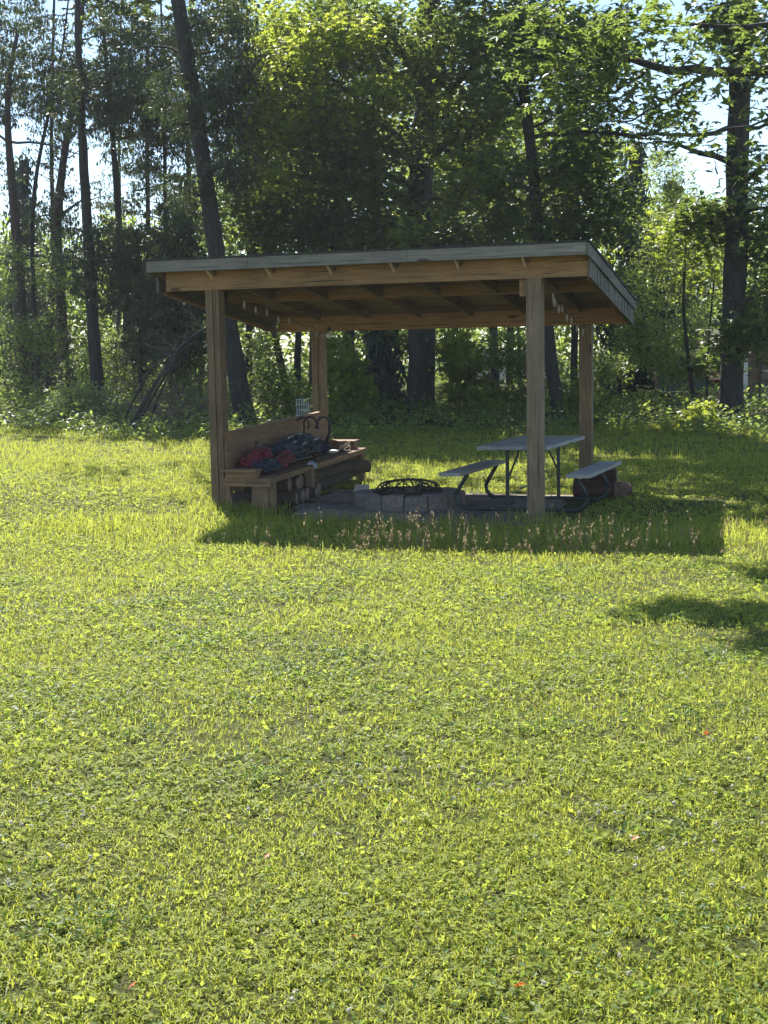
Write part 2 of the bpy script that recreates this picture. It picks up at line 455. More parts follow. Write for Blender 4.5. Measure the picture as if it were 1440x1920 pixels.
# side fascias: a plain upper board and ribbed panel under it
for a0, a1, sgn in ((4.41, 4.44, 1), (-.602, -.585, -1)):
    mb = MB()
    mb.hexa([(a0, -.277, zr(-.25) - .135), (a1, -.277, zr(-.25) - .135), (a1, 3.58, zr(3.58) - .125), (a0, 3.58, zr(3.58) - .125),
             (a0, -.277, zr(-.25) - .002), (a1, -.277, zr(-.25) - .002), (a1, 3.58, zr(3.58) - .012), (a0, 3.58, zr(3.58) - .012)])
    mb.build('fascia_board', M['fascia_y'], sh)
for s0, sg in ((4.392, 1), (-.572, -1)):
    mb = MB(); b = -.03; rr = random.Random(5)
    top = lambda q: zr(q) - .12
    bot = lambda q: zr(q) - .322
    while b < 3.44:
        w = rr.uniform(.06, .13); g = rr.uniform(.012, .03); p_ = .022 + rr.uniform(0, .008)
        for b0, b1, th_ in ((b, b + w, p_), (b + w, b + w + g, .010)):
            x0, x1 = sorted((s0, s0 + sg*th_))
            mb.hexa([(x0, b0, bot(b0)), (x1, b0, bot(b0)), (x1, b1, bot(b1)), (x0, b1, bot(b1)),
                     (x0, b0, top(b0)), (x1, b0, top(b0)), (x1, b1, top(b1)), (x0, b1, top(b1))])
        b += w + g
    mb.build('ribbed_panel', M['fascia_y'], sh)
    x0, x1 = sorted((s0 - sg*.002, s0 - sg*.03))
    mb = MB(); mb.hexa([(x0, .09, bot(.09)), (x1, .09, bot(.09)), (x1, 3.33, bot(3.33)), (x0, 3.33, bot(3.33)),
                        (x0, .09, bot(.09) + .035), (x1, .09, bot(.09) + .035), (x1, 3.33, bot(3.33) + .035), (x0, 3.33, bot(3.33) + .035)])
    mb.build('panel_cleat', M['bench_y'], sh)

# ------------------------------------------------------------------ string lights and lamp
def bulb_mb(p, r=.015):
    mb = MB()
    zs = np.array([0, -.02, -.03, -.05, -.075, -.095, -.1]); rs = np.array([.011, .011, .016, r, r * .95, r * .5, .003])
    mb.tube([(p[0], p[1], p[2] + z) for z in zs], rs, 8)
    return mb
def string_lights(label, pts, n):
    x0, y0 = LW(pts[0][0], pts[0][1])
    t = thing('string_lights', label, 'string lights', (OX, OY, 0), TH, 'light strings under the roof')
    mb = MB(); P = []
    for i in range(len(pts) - 1):
        for s in np.linspace(0, 1, 9)[:-1]:
            p = np.array(pts[i]) * (1 - s) + np.array(pts[i + 1]) * s; p[2] -= .05 * math.sin(math.pi * s); P.append(p)
    P.append(np.array(pts[-1])); P = np.array(P)
    mb.tube(P, .006, 5); mb.build('wire', M['black'], t)
    for i in range(n):
        k = (i + .5) / n * (len(P) - 1); k0 = int(k); p = P[k0] * (1 - k + k0) + P[min(k0 + 1, len(P) - 1)] * (k - k0)
        bulb_mb(p).build('bulb', M['bulb'], t)
string_lights('string of small pale bulbs looped along the rafter inside the left posts', [(.3, .25, 2.56), (.3, 1.0, 2.47), (.3, 1.8, 2.36), (.3, 2.6, 2.26), (.25, 3.25, 2.20)], 9)
string_lights('string of small pale bulbs looped down beside the right front post', [(3.96, .3, 2.52), (3.9, .7, 2.46), (3.88, 1.3, 2.39), (3.86, 2.1, 2.28), (3.84, 3.2, 2.14)], 9)
lp = thing('hanging_lamp', 'small white lamp hanging from the back beam near the left rear post', 'lamp', (OX, OY, 0), TH)
mb = bulb_mb((.28, 3.30, 2.20), .05); mb.build('lamp_globe', M['white'], lp)
mb = MB(); mb.tube([(.28, 3.30, 2.19), (.28, 3.30, 2.26)], .02, 8); mb.build('lamp_holder', M['black'], lp)

# ================================================================== BENCH
def bz(b): return .0 + .035 * b      # the bench climbs with the ground
bn = thing('wooden_bench', 'long pine bench with a planked back and box arms along the shelter left side', 'bench', (OX, OY, 0), TH)
def sheared(mb, a0, a1, b0, b1, z0, z1):
    mb.hexa([(a0,b0,z0+bz(b0)),(a1,b0,z0+bz(b0)),(a1,b1,z0+bz(b1)),(a0,b1,z0+bz(b1)),(a0,b0,z1+bz(b0)),(a1,b0,z1+bz(b0)),(a1,b1,z1+bz(b1)),(a0,b1,z1+bz(b1))])
# seat boards
for i in range(4):
    mb = MB(); a0 = .16 + i * .15
    sheared(mb, a0, a0 + .144, -.03, 3.42, .425, .463); mb.build('seat_board', M['bench_y'], bn)
# backrest planks
for i in range(3):
    mb = MB(); z0 = .47 + i * .168
    sheared(mb, .165, .195, .03, 3.33, z0, z0 + .162); mb.build('back_board', M['bench_y'], bn)
mb = MB(); sheared(mb, .15, .225, .0, 3.33, .972, .992); mb.build('back_cap', M['bench_y'], bn)
# near arm box and far arm box
for b0, b1, z1, a1 in ((-.055, .10, .565, .58), (3.14, 3.34, .585, .66)):
    mb = MB(); sheared(mb, .20, a1, b0 + .012, b1 - .012, .466, z1 - .03); mb.build('arm_box', M['bench_x'], bn)
    mb = MB(); sheared(mb, .165, a1 + .015, b0 - .012, b1 + .01, z1 - .028, z1); mb.build('arm_top', M['bench_x'], bn)
mb = MB(); sheared(mb, .17, .76, -.04, -.008, .37, .422); mb.build('seat_rail', M['bench_x'], bn)
mb = MB(); sheared(mb, .715, .75, 0.0, 3.4, .40, .4245); mb.build('seat_rail', M['bench_y'], bn)
def leg(a0, a1, b0, b1):
    mb = MB(); mb.box(a0, a1, b0, b1, gl(a0, b0) - .06, .42 + bz(b0)); mb.build('leg', M['bench_z'], bn)
leg(.17, .235, .0, .09)
leg(.50, .70, .02, .05)
leg(.675, .76, .052, .14)
leg(.70, .79, 1.20, 1.29)
leg(.2, .28, 1.32, 1.41)
leg(.66, .75, 3.25, 3.37)
mb = MB(); mb.box(.30, .655, 3.3, 3.33, gl(.5, 3.3) + .04, .41 + bz(3.3)); mb.build('end_panel', M['bench_x'], bn)

# ------------------------------------------------------------------ crumpled cloth bundles
def lump(name, m, parent, cen, rad, seed=0, crumple=.30, rz=0.0, sub=6, fold=4.5):
    bm = bmesh.new()
    bmesh.ops.create_icosphere(bm, subdivisions=sub, radius=1)
    for v in bm.verts:
        p = v.co.copy()
        nn = mnoise.fractal(p * 1.6 + Vector((seed, seed * .7, 0)), .8, 2.1, 4)
        cr = abs(mnoise.noise(Vector((p.x * 1.3, p.y * fold, p.z * fold)) + Vector((seed * 3.1, 0, seed)))) 
        k = 1 + crumple * nn - crumple * 1.1 * (0.35 - cr)
        q = p * k
        q = Vector((q.x * rad[0], q.y * rad[1], q.z * rad[2]))
        if q.z < -rad[2] * .45: q.z = -rad[2] * .45 + (q.z + rad[2] * .45) * .1
        v.co = q
    me = bpy.data.meshes.new(name)
    bm.to_mesh(me); bm.free()
    me.materials.append(m)
    for pl in me.polygons: pl.use_smooth = True
    o = bpy.data.objects.new(name, me); C.objects.link(o)
    o.location = cen; o.rotation_euler = (0, 0, rz)
    if parent: o.parent = parent
    return o

SEAT = .465
def camp_chair(label, cen, rz, fabric_parts, rods, seed):
    t = thing('folded_camp_chair', label, 'camp chair', (*LW(cen[0], cen[1]), SEAT + bz(cen[1])), TH + rz, 'folded camp chairs piled on the bench')
    for i, (m, c, r, sd_) in enumerate(fabric_parts):
        lump('fabric', m, t, c, r, sd_)
    rods = rods + [((-.4, .13, .10), (.38, .17, .2), M['black']), ((-.2, -.19, .16), (.36, -.16, .20), M['black']), ((-.28, -.04, .3), (.1, -.02, .33), M['navy'])]
    for p0, p1, m in rods:
        mb = MB(); mb.tube([p0, p1], .011, 7); mb.build('rod', m, t)
        mb = MB(); mb.tube([Vector(p1) - (Vector(p1) - Vector(p0)).normalized() * .03, p1], .019, 8); mb.build('foot_cap', M['black'], t)
camp_chair('crumpled red and navy folded camp chair at the near end of the bench pile', (.42, .50), math.pi / 2,
    [(M['red'], (.05, .03, .17), (.22, .13, .13), 2.0), (M['red'], (-.17, .06, .13), (.13, .11, .10), 5.5), (M['navy'], (-.05, -.06, .08), (.32, .15, .10), 9.1), (M['red'], (.25, -.13, .08), (.16, .07, .08), 13.0)],
    [((-.3, -.1, .06), (.45, -.02, .25), M['black']), ((-.35, .05, .04), (.5, .12, .12), M['silver']), ((-.2, .1, .1), (.03, .06, .36), M['red'])], 1)
camp_chair('red folded camp chair with dark straps lying in the middle of the bench pile', (.47, 1.05), math.pi / 2 - .15,
    [(M['red'], (-.12, -.10, .13), (.15, .08, .10), 21.0), (M['navy'], (.1, .03, .15), (.34, .16, .14), 25.2)],
    [((-.3, .1, .22), (.42, .02, .30), M['silver']), ((-.25, -.16, .07), (.45, -.14, .10), M['black'])], 2)
camp_chair('navy blue folded camp chair in deep folds, leaning toward the rear of the bench', (.45, 1.75), math.pi / 2 + .1,
    [(M['navy'], (-.02, 0, .17), (.46, .19, .16), 33.0), (M['navy'], (.35, .02, .15), (.22, .17, .15), 38.0)],
    [((-.45, .04, .32), (.3, .07, .34), M['silver']), ((-.4, -.17, .14), (.4, -.17, .12), M['black']), ((-.35, -.12, .24), (.38, -.13, .27), M['silver'])], 3)

# curved black chair frame standing behind the pile
t = thing('black_metal_chair', 'folded black metal chair with curled armrests standing on the bench by the rear left post', 'chair', (*LW(.40, 2.25), SEAT + bz(2.25)), TH)
def curl(y, a0=0.0, flip=1):
    P = []
    for s in np.linspace(0, 1, 14):
        ang = math.pi * (1.15 - 1.35 * s)
        P.append((a0 + flip * (.09 + .09 * math.cos(ang)), y, .42 + .10 * math.sin(ang)))
    P = [(a0 + flip * .12, y, .0), (a0 + flip * .05, y, .2), (a0 + flip * .0, y, .33)] + P
    return P
for y, a0, fl in ((.0, -.22, 1), (.12, -.16, 1), (.0, .26, -1), (.12, .20, -1)):
    mb = MB(); mb.tube(curl(y, a0, fl), .013, 7); mb.build('armrest', M['black'], t)
mb = MB()
for z in (.08, .2): mb.tube([(-.12, .03, z), (.16, .03, z)], .011, 6)
mb.build('crossbar', M['black'], t)
lump('seat', M['navy'], t, (.02, .0, .10), (.20, .13, .11), 51.0)

# white enamel tray, coil of pale rope and tongs at the rear of the bench
t = thing('enamel_tray', 'shallow white enamel tray on the bench just in front of the rear left post', 'tray', (*LW(.58, 2.42), SEAT + bz(2.42)), TH)
mb = MB(); mb.tube([(0,0,.035),(0,0,.04),(0,0,.055),(0,0,.068)], [.075,.11,.125,.13], 24); mb.build('dish', M['white'], t)
mb = MB(); mb.tube([(0,0,.0),(0,0,.036)], [.07,.07], 16); mb.build('foot_ring', M['black'], t)
mb = MB()
for k in range(4):
    th_ = np.linspace(0, 2 * np.pi, 25)
    mb.tube(np.stack([.075 * np.cos(th_) * (1 - .03 * k), .05 * np.sin(th_) * (1 + .2 * math.sin(k)), .06 + .02 * k + .04 * np.sin(th_ + k)], 1), .007, 5, cap=False)
o = mb.build('rope_coil', plain('pale_rope', (.42, .37, .28), .9)); o.location = (*LW(.60, 2.95), SEAT + bz(2.95) - .02)
tag(o, 'loose coil of pale rope in front of the far box arm of the bench', 'rope')
t = thing('fire_tongs', 'long black fire tongs lying across the bench between the tray and the rope', 'tongs', (*LW(.62, 2.68), SEAT + bz(2.68) + .012), TH)
for s in (-1, 1):
    mb = MB(); mb.tube([(-.25, .02 * s, .01), (0, .035 * s, .015), (.15, .012 * s, .01)], .008, 6); mb.build('tong_arm', M['black'], t)
mb = MB(); mb.tube([(.15, -.014, .01), (.15, .014, .01)], .012, 8); mb.build('hinge', M['silver'], t)
t = thing('garden_glove', 'pale grey work glove hanging over the front edge of the bench seat', 'glove', (*LW(.72, 1.32), SEAT + bz(1.32)), TH)
lump('palm', M['silver'], t, (0, 0, .02), (.05, .07, .03), 61, sub=3)
for k in range(4):
    mb = MB(); mb.tube([(.03, -.045 + .03 * k, .02), (.065, -.045 + .032 * k, .012), (.078, -.045 + .033 * k, -.04)], [.012, .011, .007], 7)
    mb.build('finger', plain('glove_grey', (.3, .32, .35), .8), t)

# ------------------------------------------------------------------ tote bin and firewood
t = thing('storage_bin', 'dark blue-grey plastic bin pushed under the middle of the bench', 'bin', (*LW(.42, .95), gl(.42, .95) + .03), TH)
mb = MB()
mb.hexa([(-.17,-.24,0),(.17,-.24,0),(.17,.24,0),(-.17,.24,0),(-.2,-.27,.25),(.2,-.27,.25),(.2,.27,.25),(-.2,.27,.25)]); mb.build('tub', M['bin'], t)
mb = MB(); mb.box(-.215,.215,-.285,.285,.25,.275); mb.box(-.17,.17,-.24,.24,.276,.29); mb.build('lid', M['bin'], t)

def log_thing(label, a, b, z, L, r, yaw, seed, group, split=False, m='log', tilt=0.0):
    t = thing('firewood_log', label, 'log', (*LW(a, b), z), TH + yaw, group)
    rr = random.Random(seed); k = 9
    ring = [r * (1 + rr.uniform(-.10, .10)) for _ in range(k)]
    if split:
        for q in range(0, 3): ring[q] *= .55
    mb = MB(); ends = []
    xs = [-L/2, -L/4, 0, L/4, L/2]
    V = []
    for x in xs:
        for q in range(k):
            an = q * 2 * math.pi / k
            V.append((x, math.cos(an) * ring[q] * (1 + rr.uniform(-.04, .04)), math.sin(an) * ring[q] + x * tilt))
    F = []
    for i in range(len(xs) - 1):
        for q in range(k): F.append((i*k+q, i*k+(q+1)%k, (i+1)*k+(q+1)%k, (i+1)*k+q))
    mb.add(V, F, False); mb.build('bark', M[m], t)
    for s, i in ((-1, 0), (1, len(xs) - 1)):
        mb = MB()
        vv = [(V[i*k+q][0] + s * .001, V[i*k+q][1], V[i*k+q][2]) for q in range(k)]
        c = np.mean(vv, 0)
        fs = [(q, (q+1) % k, k) for q in range(k)]
        if s < 0: fs = [f[::-1] for f in fs]
        mb.add(np.vstack([vv, [c]]), fs)
        mb.build('cut_end', M['logend'], t)
rr = random.Random(11)
LBL = 'split log in the dark stack under the front half of the bench'
k = 0
for row in range(2):
    for col in range(5 - row):
        b = .32 + col * .20 + row * .1
        log_thing('%s log from near end, %s row of the stack under the bench' % (('first', 'second', 'third', 'fourth', 'fifth')[col], ('bottom', 'middle', 'top')[row]), .52 + rr.uniform(-.03, .05) + (.1 if row == 0 else 0), b + .25, gl(.5, b) + .085 + row * .145, .42, .078 + rr.uniform(-.012, .012), rr.uniform(-.08, .08), 100 + k, 'logs with their cut ends showing under the bench', split=(k % 3 == 0)); k += 1
names = ['lowest', 'second', 'third', 'uppermost']
for i, (z, L, r, db) in enumerate(((.08, 1.0, .075, 0), (.21, 1.1, .07, .02), (.32, .95, .055, -.02), (.41, .85, .04, 0))):
    log_thing('%s of the long logs laid lengthwise under the far half of the bench' % names[i], .60, 2.45 + db, gl(.6, 2.4) + z, L * 1.25, r, math.pi / 2 + rr.uniform(-.05, .05), 200 + i, 'long logs under the far half of the bench', tilt=.035)
log_thing('fat round log with a dark cut end poking past the far bench leg', .70, 3.18, gl(.8, 3.0) + .20, .34, .085, .9, 230, 'long logs under the far half of the bench')
for i, (a, b, z, lb) in enumerate(((.36, .12, .10, 'mossy log leaning in the grass behind the near bench leg'), (.30, .34, .24, 'broken dark log propped on top of the mossy one behind the near bench leg'))):
    log_thing(lb, a, b + .1, gl(a, b) + z, .5, .09, .9 + i * .5, 240 + i, 'logs behind the near bench leg')

# reddish cut rounds beside the picnic table
for i, (a, b, z, L, r, yaw, lb) in enumerate(((4.14, 2.05, .11, .50, .115, .05, 'thick reddish log on the ground behind the right-hand picnic bench'),
                                          (4.46, 2.15, .10, .22, .105, 1.5, 'short reddish round with a pale split face at the outer end of the log pile'),
                                          (4.2, 2.05, .28, .42, .075, .0, 'thinner reddish log lying on top of the thick one behind the picnic bench'))):
    log_thing(lb, a, b, gl(a, b) + z, L, r, yaw, 260 + i, 'reddish logs beside the picnic table', m='redlog')
# pale plank offcut in the sun
t = MB()
x, y = LW(1.27, 1.62)
t.hexa([(-.13,-.2,0),(.10,-.15,.02),(.12,.12,.05),(-.05,.14,.03),(-.13,-.2,.025),(.10,-.15,.045),(.12,.12,.075),(-.05,.14,.055)])
o = t.build('plank_offcut', wood('fresh_offcut', (.55,.42,.33), (.7,.56,.45), (.8,.68,.58), 'x', knots=False)); o.location = (x, y, G1(x, y) + .05); o.rotation_euler = (.25, .1, .2)
tag(o, 'pale sunlit plank offcut lying against the left side of the fire pit', 'plank')

# ================================================================== FIRE PIT
FP = LW(2.06, 1.12)
fz = G1(*FP)
fp = thing('fire_pit', 'round fire pit of pinkish grey stone blocks in the middle of the shelter', 'fire pit', (FP[0], FP[1], fz), 0)
stone = []
for nm, c in (('block_grey', (.155, .138, .12)), ('block_pink', (.18, .142, .125)), ('block_dark', (.14, .124, .11))):
    stone.append(plain(nm, c, .9, var=.35, scale=22, bs=.7))
nb = 15
for i in range(nb):
    a0 = i * 2 * math.pi / nb + .012; a1 = (i + 1) * 2 * math.pi / nb - .012
    ro, ri = .67 + random.uniform(-.01, .01), .43
    top = .155 + random.uniform(-.012, .012)
    mb = MB(); q = []
    am = (a0 + a1) / 2
    vs = []
    for z in (-.03, top - .018, top):
        ins = .012 if z == top else 0
        for r_, aa in ((ri + ins, a0 + ins), (ro - ins, a0 + ins), (ro - ins + .008, am), (ro - ins, a1 - ins), (ri + ins, a1 - ins)):
            vs.append((r_ * math.cos(aa) + random.uniform(-.004, .004), r_ * math.sin(aa) + random.uniform(-.004, .004), z))
    F4 = []
    for l in range(2):
        for q in range(5): F4.append((l*5+q, l*5+(q+1)%5, (l+1)*5+(q+1)%5, (l+1)*5+q))
    mb.add(vs, F4); 
    mb.add(vs[10:15], [(0,1,2),(0,2,3),(0,3,4)])
    mb.build('stone_block', random.choice(stone), fp)
mb = MB(); th_ = np.linspace(0, 2*np.pi, 33)[:-1]
mb.tube([(0,0,-.02),(0,0,.02),(0,0,.145)], [.425,.425,.42], 30, cap=False); mb.build('steel_liner', M['rust'], fp)
mb = MB(); mb.tube([(0,0,.02),(0,0,.05),(0,0,.09),(0,0,.1)], [.42,.36,.16,.02], 26, jit=.05); mb.build('ash_bed', M['ash'], fp)
# domed spark screen
t = thing('spark_screen', 'low domed black iron spark screen with scrollwork resting on the fire pit', 'fire screen', (FP[0], FP[1], fz + .160), TH)
def ringpts(r, z, n=33): 
    q = np.linspace(0, 2*np.pi, n); return np.stack([r*np.cos(q), r*np.sin(q), np.full(n, z)], 1)
mb = MB(); mb.tube(ringpts(.40, .012), .012, 6, cap=False); mb.build('rim', M['rust'], t)
for k in range(5):
    an = k * math.pi / 5 + .15
    s = np.linspace(-1, 1, 17)
    mb = MB(); mb.tube(np.stack([.40*s*math.cos(an), .40*s*math.sin(an), .012 + .125*np.sqrt(np.clip(1 - np.abs(s)**2.6, 0, 1))], 1), .010, 6); mb.build('arch_rod', M['rust'], t)
for k in range(9):
    an = k * 2 * math.pi / 9
    q = np.linspace(0, 2.6*np.pi, 22); rr_ = .035 + .012 * q / 2
    cx, cy = .33*math.cos(an), .33*math.sin(an)
    mb = MB(); tx, ty = -math.sin(an), math.cos(an)
    mb.tube(np.stack([cx + tx*rr_*np.cos(q), cy + ty*rr_*np.cos(q), .05 + rr_*.75*np.sin(q)], 1), .007, 5); mb.build('scroll', M['rust'], t)
mb = MB(); mb.tube([(0,0,.13),(0,0,.145),(0,0,.16)], [.02,.024,.012], 8); mb.build('lift_knob', M['rust'], t)
# charred logs in the pit
for i, (a, yaw) in enumerate(((2.0, .4), (2.15, 1.6))):
    log_thing(('charred log lying in the ash of the fire pit pointing to the bench', 'charred log crossing over the other in the fire pit ash')[i], a, 1.12, fz + .13 + .05 * i, .45, .05, yaw, 300 + i, 'charred logs in the fire pit')

# ================================================================== PICNIC TABLE
TC = (1.75, 15.21); TY = -math.atan2(.35, .937)
tz = G1(*TC)
tb = thing('picnic_table', 'grey-topped picnic table with attached benches on bent dark green tube legs', 'picnic table', (TC[0], TC[1], tz), TY)
TL = 1.96
for x0, x1 in ((-.395, -.137), (-.131, .129), (.135, .395)):
    mb = MB(); mb.box(x0, x1, -TL/2, TL/2, .735, .775); mb.build('tabletop_board', M['table'], tb)
for x in (-.72, .72):
    mb = MB(); mb.box(x - .128, x + .128, -TL/2 + .02, TL/2 - .02, .435, .472); mb.build('bench_seat', M['table'], tb)
def arcpts(c, r, a0, a1, n=8):
    return [(c[0] + r*math.cos(a), c[1] + r*math.sin(a)) for a in np.linspace(a0, a1, n)]
for y in (-.62, .62):
    # one bent tube: bench bracket, swept leg, skid along the ground, and back up
    half = [(-.84, .425), (-.60, .425)]
    prof = [(-.62, .425), (-.70, .30), (-.755, .20)] + arcpts((-.62, .178), .135, math.radians(165), math.radians(265), 7) + [(-.45, .042)]
    full = prof + [(-x, z) for x, z in prof[::-1]]
    pts = [(x, y, z) for x, z in full]
    mb = MB(); mb.tube(pts, .024, 9); mb.build('leg_tube', M['tube'], tb)
    for s in (-1, 1):
        mb = MB(); mb.box(s*.72 - .12, s*.72 + .12, y - .02, y + .02, .413, .434); mb.build('seat_bracket', M['tube'], tb)
        mb = MB(); mb.tube([(s*.15, y + .001, .03), (s*.15, y + .001, .72)], .022, 9); mb.build('upright', M['tube'], tb)
        mb = MB(); mb.tube([(s*.13, y - math.copysign(.02, y), .42), (s*.13, y*.12, .725)], .012, 6); mb.build('brace', M['tube'], tb)
    mb = MB(); mb.box(-.33, .33, y - .02, y + .02, .705, .733); mb.build('top_bracket', M['tube'], tb)
mb = MB(); mb.tube([(0, -.62, .28), (0, .62, .28)], .012, 6); mb.build('tie_rod', M['tube'], tb)

# ================================================================== LEAF SCATTER
def rotmats(n, tilt_sd, yaw=None, tilt=None):
    yaw = rng.uniform(0, 2*np.pi, n) if yaw is None else yaw
    t = rng.normal(0, tilt_sd, n) if tilt is None else tilt
    ax = rng.uniform(0, 2*np.pi, n)
    cy, sy = np.cos(yaw), np.sin(yaw)
    Z = np.zeros(n); O_ = np.ones(n)
    Rz = np.stack([np.stack([cy, -sy, Z], -1), np.stack([sy, cy, Z], -1), np.stack([Z, Z, O_], -1)], 1)
    kx, ky = np.cos(ax), np.sin(ax); c, s = np.cos(t), np.sin(t); v = 1 - c
    Rt = np.stack([np.stack([c + kx*kx*v, kx*ky*v, ky*s], -1), np.stack([kx*ky*v, c + ky*ky*v, -kx*s], -1), np.stack([-ky*s, kx*s, c], -1)], 1)
    return Rt @ Rz
def put(mb, tmpl, pos, size, Rm, smooth=False):
    tv, tf = tmpl; k = len(tv)
    v = np.einsum('nij,kj->nki', Rm, tv) * np.asarray(size).reshape(-1, 1, 1) + pos[:, None, :]
    f = (tf[None] + (np.arange(len(pos)) * k)[:, None, None]).reshape(-1, tf.shape[1])
    mb.add(v.reshape(-1, 3), f, smooth)
# maple leaf: three overlapping kite lobes, drooping at the tips
MAPLE = (np.array([(0,0,0),(.22,.42,.03),(0,1.0,-.10),(-.22,.42,.03),
                   (.44,.30,.0),(.70,.72,-.12),(.16,.5,.02),
                   (-.44,.30,.0),(-.70,.72,-.12),(-.16,.5,.02),
                   (.62,.06,-.06),(.3,.32,0),(-.62,.06,-.06),(-.3,.32,0)]) - np.array([0,.45,0]),
         np.array([(0,1,2,3),(0,4,5,6),(0,9,8,7),(0,10,11,1),(0,3,13,12)]))
LEAF = (np.array([(0,-.5,0),(.26,-.05,.04),(0,.5,-.06),(-.26,-.05,.04)]), np.array([(0,1,2,3)]))
NARROW = (np.array([(0,0,0),(.20,-.35,.02),(.03,-1.0,-.05),(-.17,-.45,.02)]), np.array([(0,1,2,3)]))

def ellip(n, c, r, shell=.55):
    u = rng.normal(size=(n, 3)); u /= np.linalg.norm(u, axis=1)[:, None]
    k = rng.uniform(0, 1, n) ** (1/3 * (1 - shell) + .12)
    return np.asarray(c) + u * k[:, None] * np.asarray(r)

def sprays(mb, centres, per, rad, size, tmpl=MAPLE, flat=.34, tilt=.65, droop=.25):
    n = len(centres)
    c = np.repeat(centres, per, 0)
    pl = rng.normal(0, .28, (n, 2)).repeat(per, 0)
    rr_ = np.repeat(rad * rng.uniform(.6, 1.25, n), per)
    a = rng.uniform(0, 2*np.pi, n*per); q = np.sqrt(rng.uniform(0, 1, n*per))
    dx, dy = q*np.cos(a)*rr_, q*np.sin(a)*rr_
    dz = pl[:, 0]*dx + pl[:, 1]*dy - droop*q*q*rr_ + rng.normal(0, flat, n*per)*rr_
    p = c + np.stack([dx, dy, dz], 1)
    put(mb, tmpl, p, size*rng.uniform(.6, 1.2, n*per), rotmats(n*per, tilt))

def hanging(mb, centres, per, rad, size):
    """feathery conifer boughs: each centre is a drooping bough carrying rows of short sprays"""
    n = len(centres); per = int(per * .95)
    a = rng.uniform(0, 2*np.pi, n); L = rad*rng.uniform(1.4, 3.2, n)
    t = rng.uniform(-.5, .5, (n, per)); side = rng.normal(0, .22, (n, per))*(.65 - np.abs(t))*L[:, None]
    dx = np.cos(a)[:, None]*t*L[:, None] - np.sin(a)[:, None]*side
    dy = np.sin(a)[:, None]*t*L[:, None] + np.cos(a)[:, None]*side
    dz = -(t + .5)**2*L[:, None]*.30 - np.abs(side)*.25 - np.abs(rng.normal(0, .10, (n, per)))*rad
    p = (centres[:, None, :] + np.stack([dx, dy, dz], -1)).reshape(-1, 3); m = len(p)
    yaw = np.repeat(a, per) + rng.choice([-1, 1], m)*rng.uniform(.3, 1.3, m)
    put(mb, NARROW, p, size*.42*rng.uniform(.5, 1.4, m), np.where((rng.uniform(0, 1, m) < .45)[:, None, None], rot_hang(m), rotmats(m, .5, yaw=yaw)))
def rot_hang(n):
    yaw = rng.uniform(0, 2*np.pi, n); t = rng.normal(0, .35, n)
    # template lies in xy pointing -y : stand it up so it hangs along -z
    base = np.array([[1,0,0],[0,0,-1],[0,1,0]], float)
    return rotmats(n, .32, yaw=yaw) @ base

def curve_to(p0, p1, sag=0.0, k=7, wob=.12):
    s = np.linspace(0, 1, k)[:, None]
    p = np.asarray(p0) * (1 - s) + np.asarray(p1) * s
    L = np.linalg.norm(np.asarray(p1) - np.asarray(p0))
    p[:, 2] += (4*s*(1 - s)*sag*L)[:, 0]
    w = rng.normal(0, wob*L/k, (k, 3)); w[0] = 0; w[-1] = 0
    return p + w

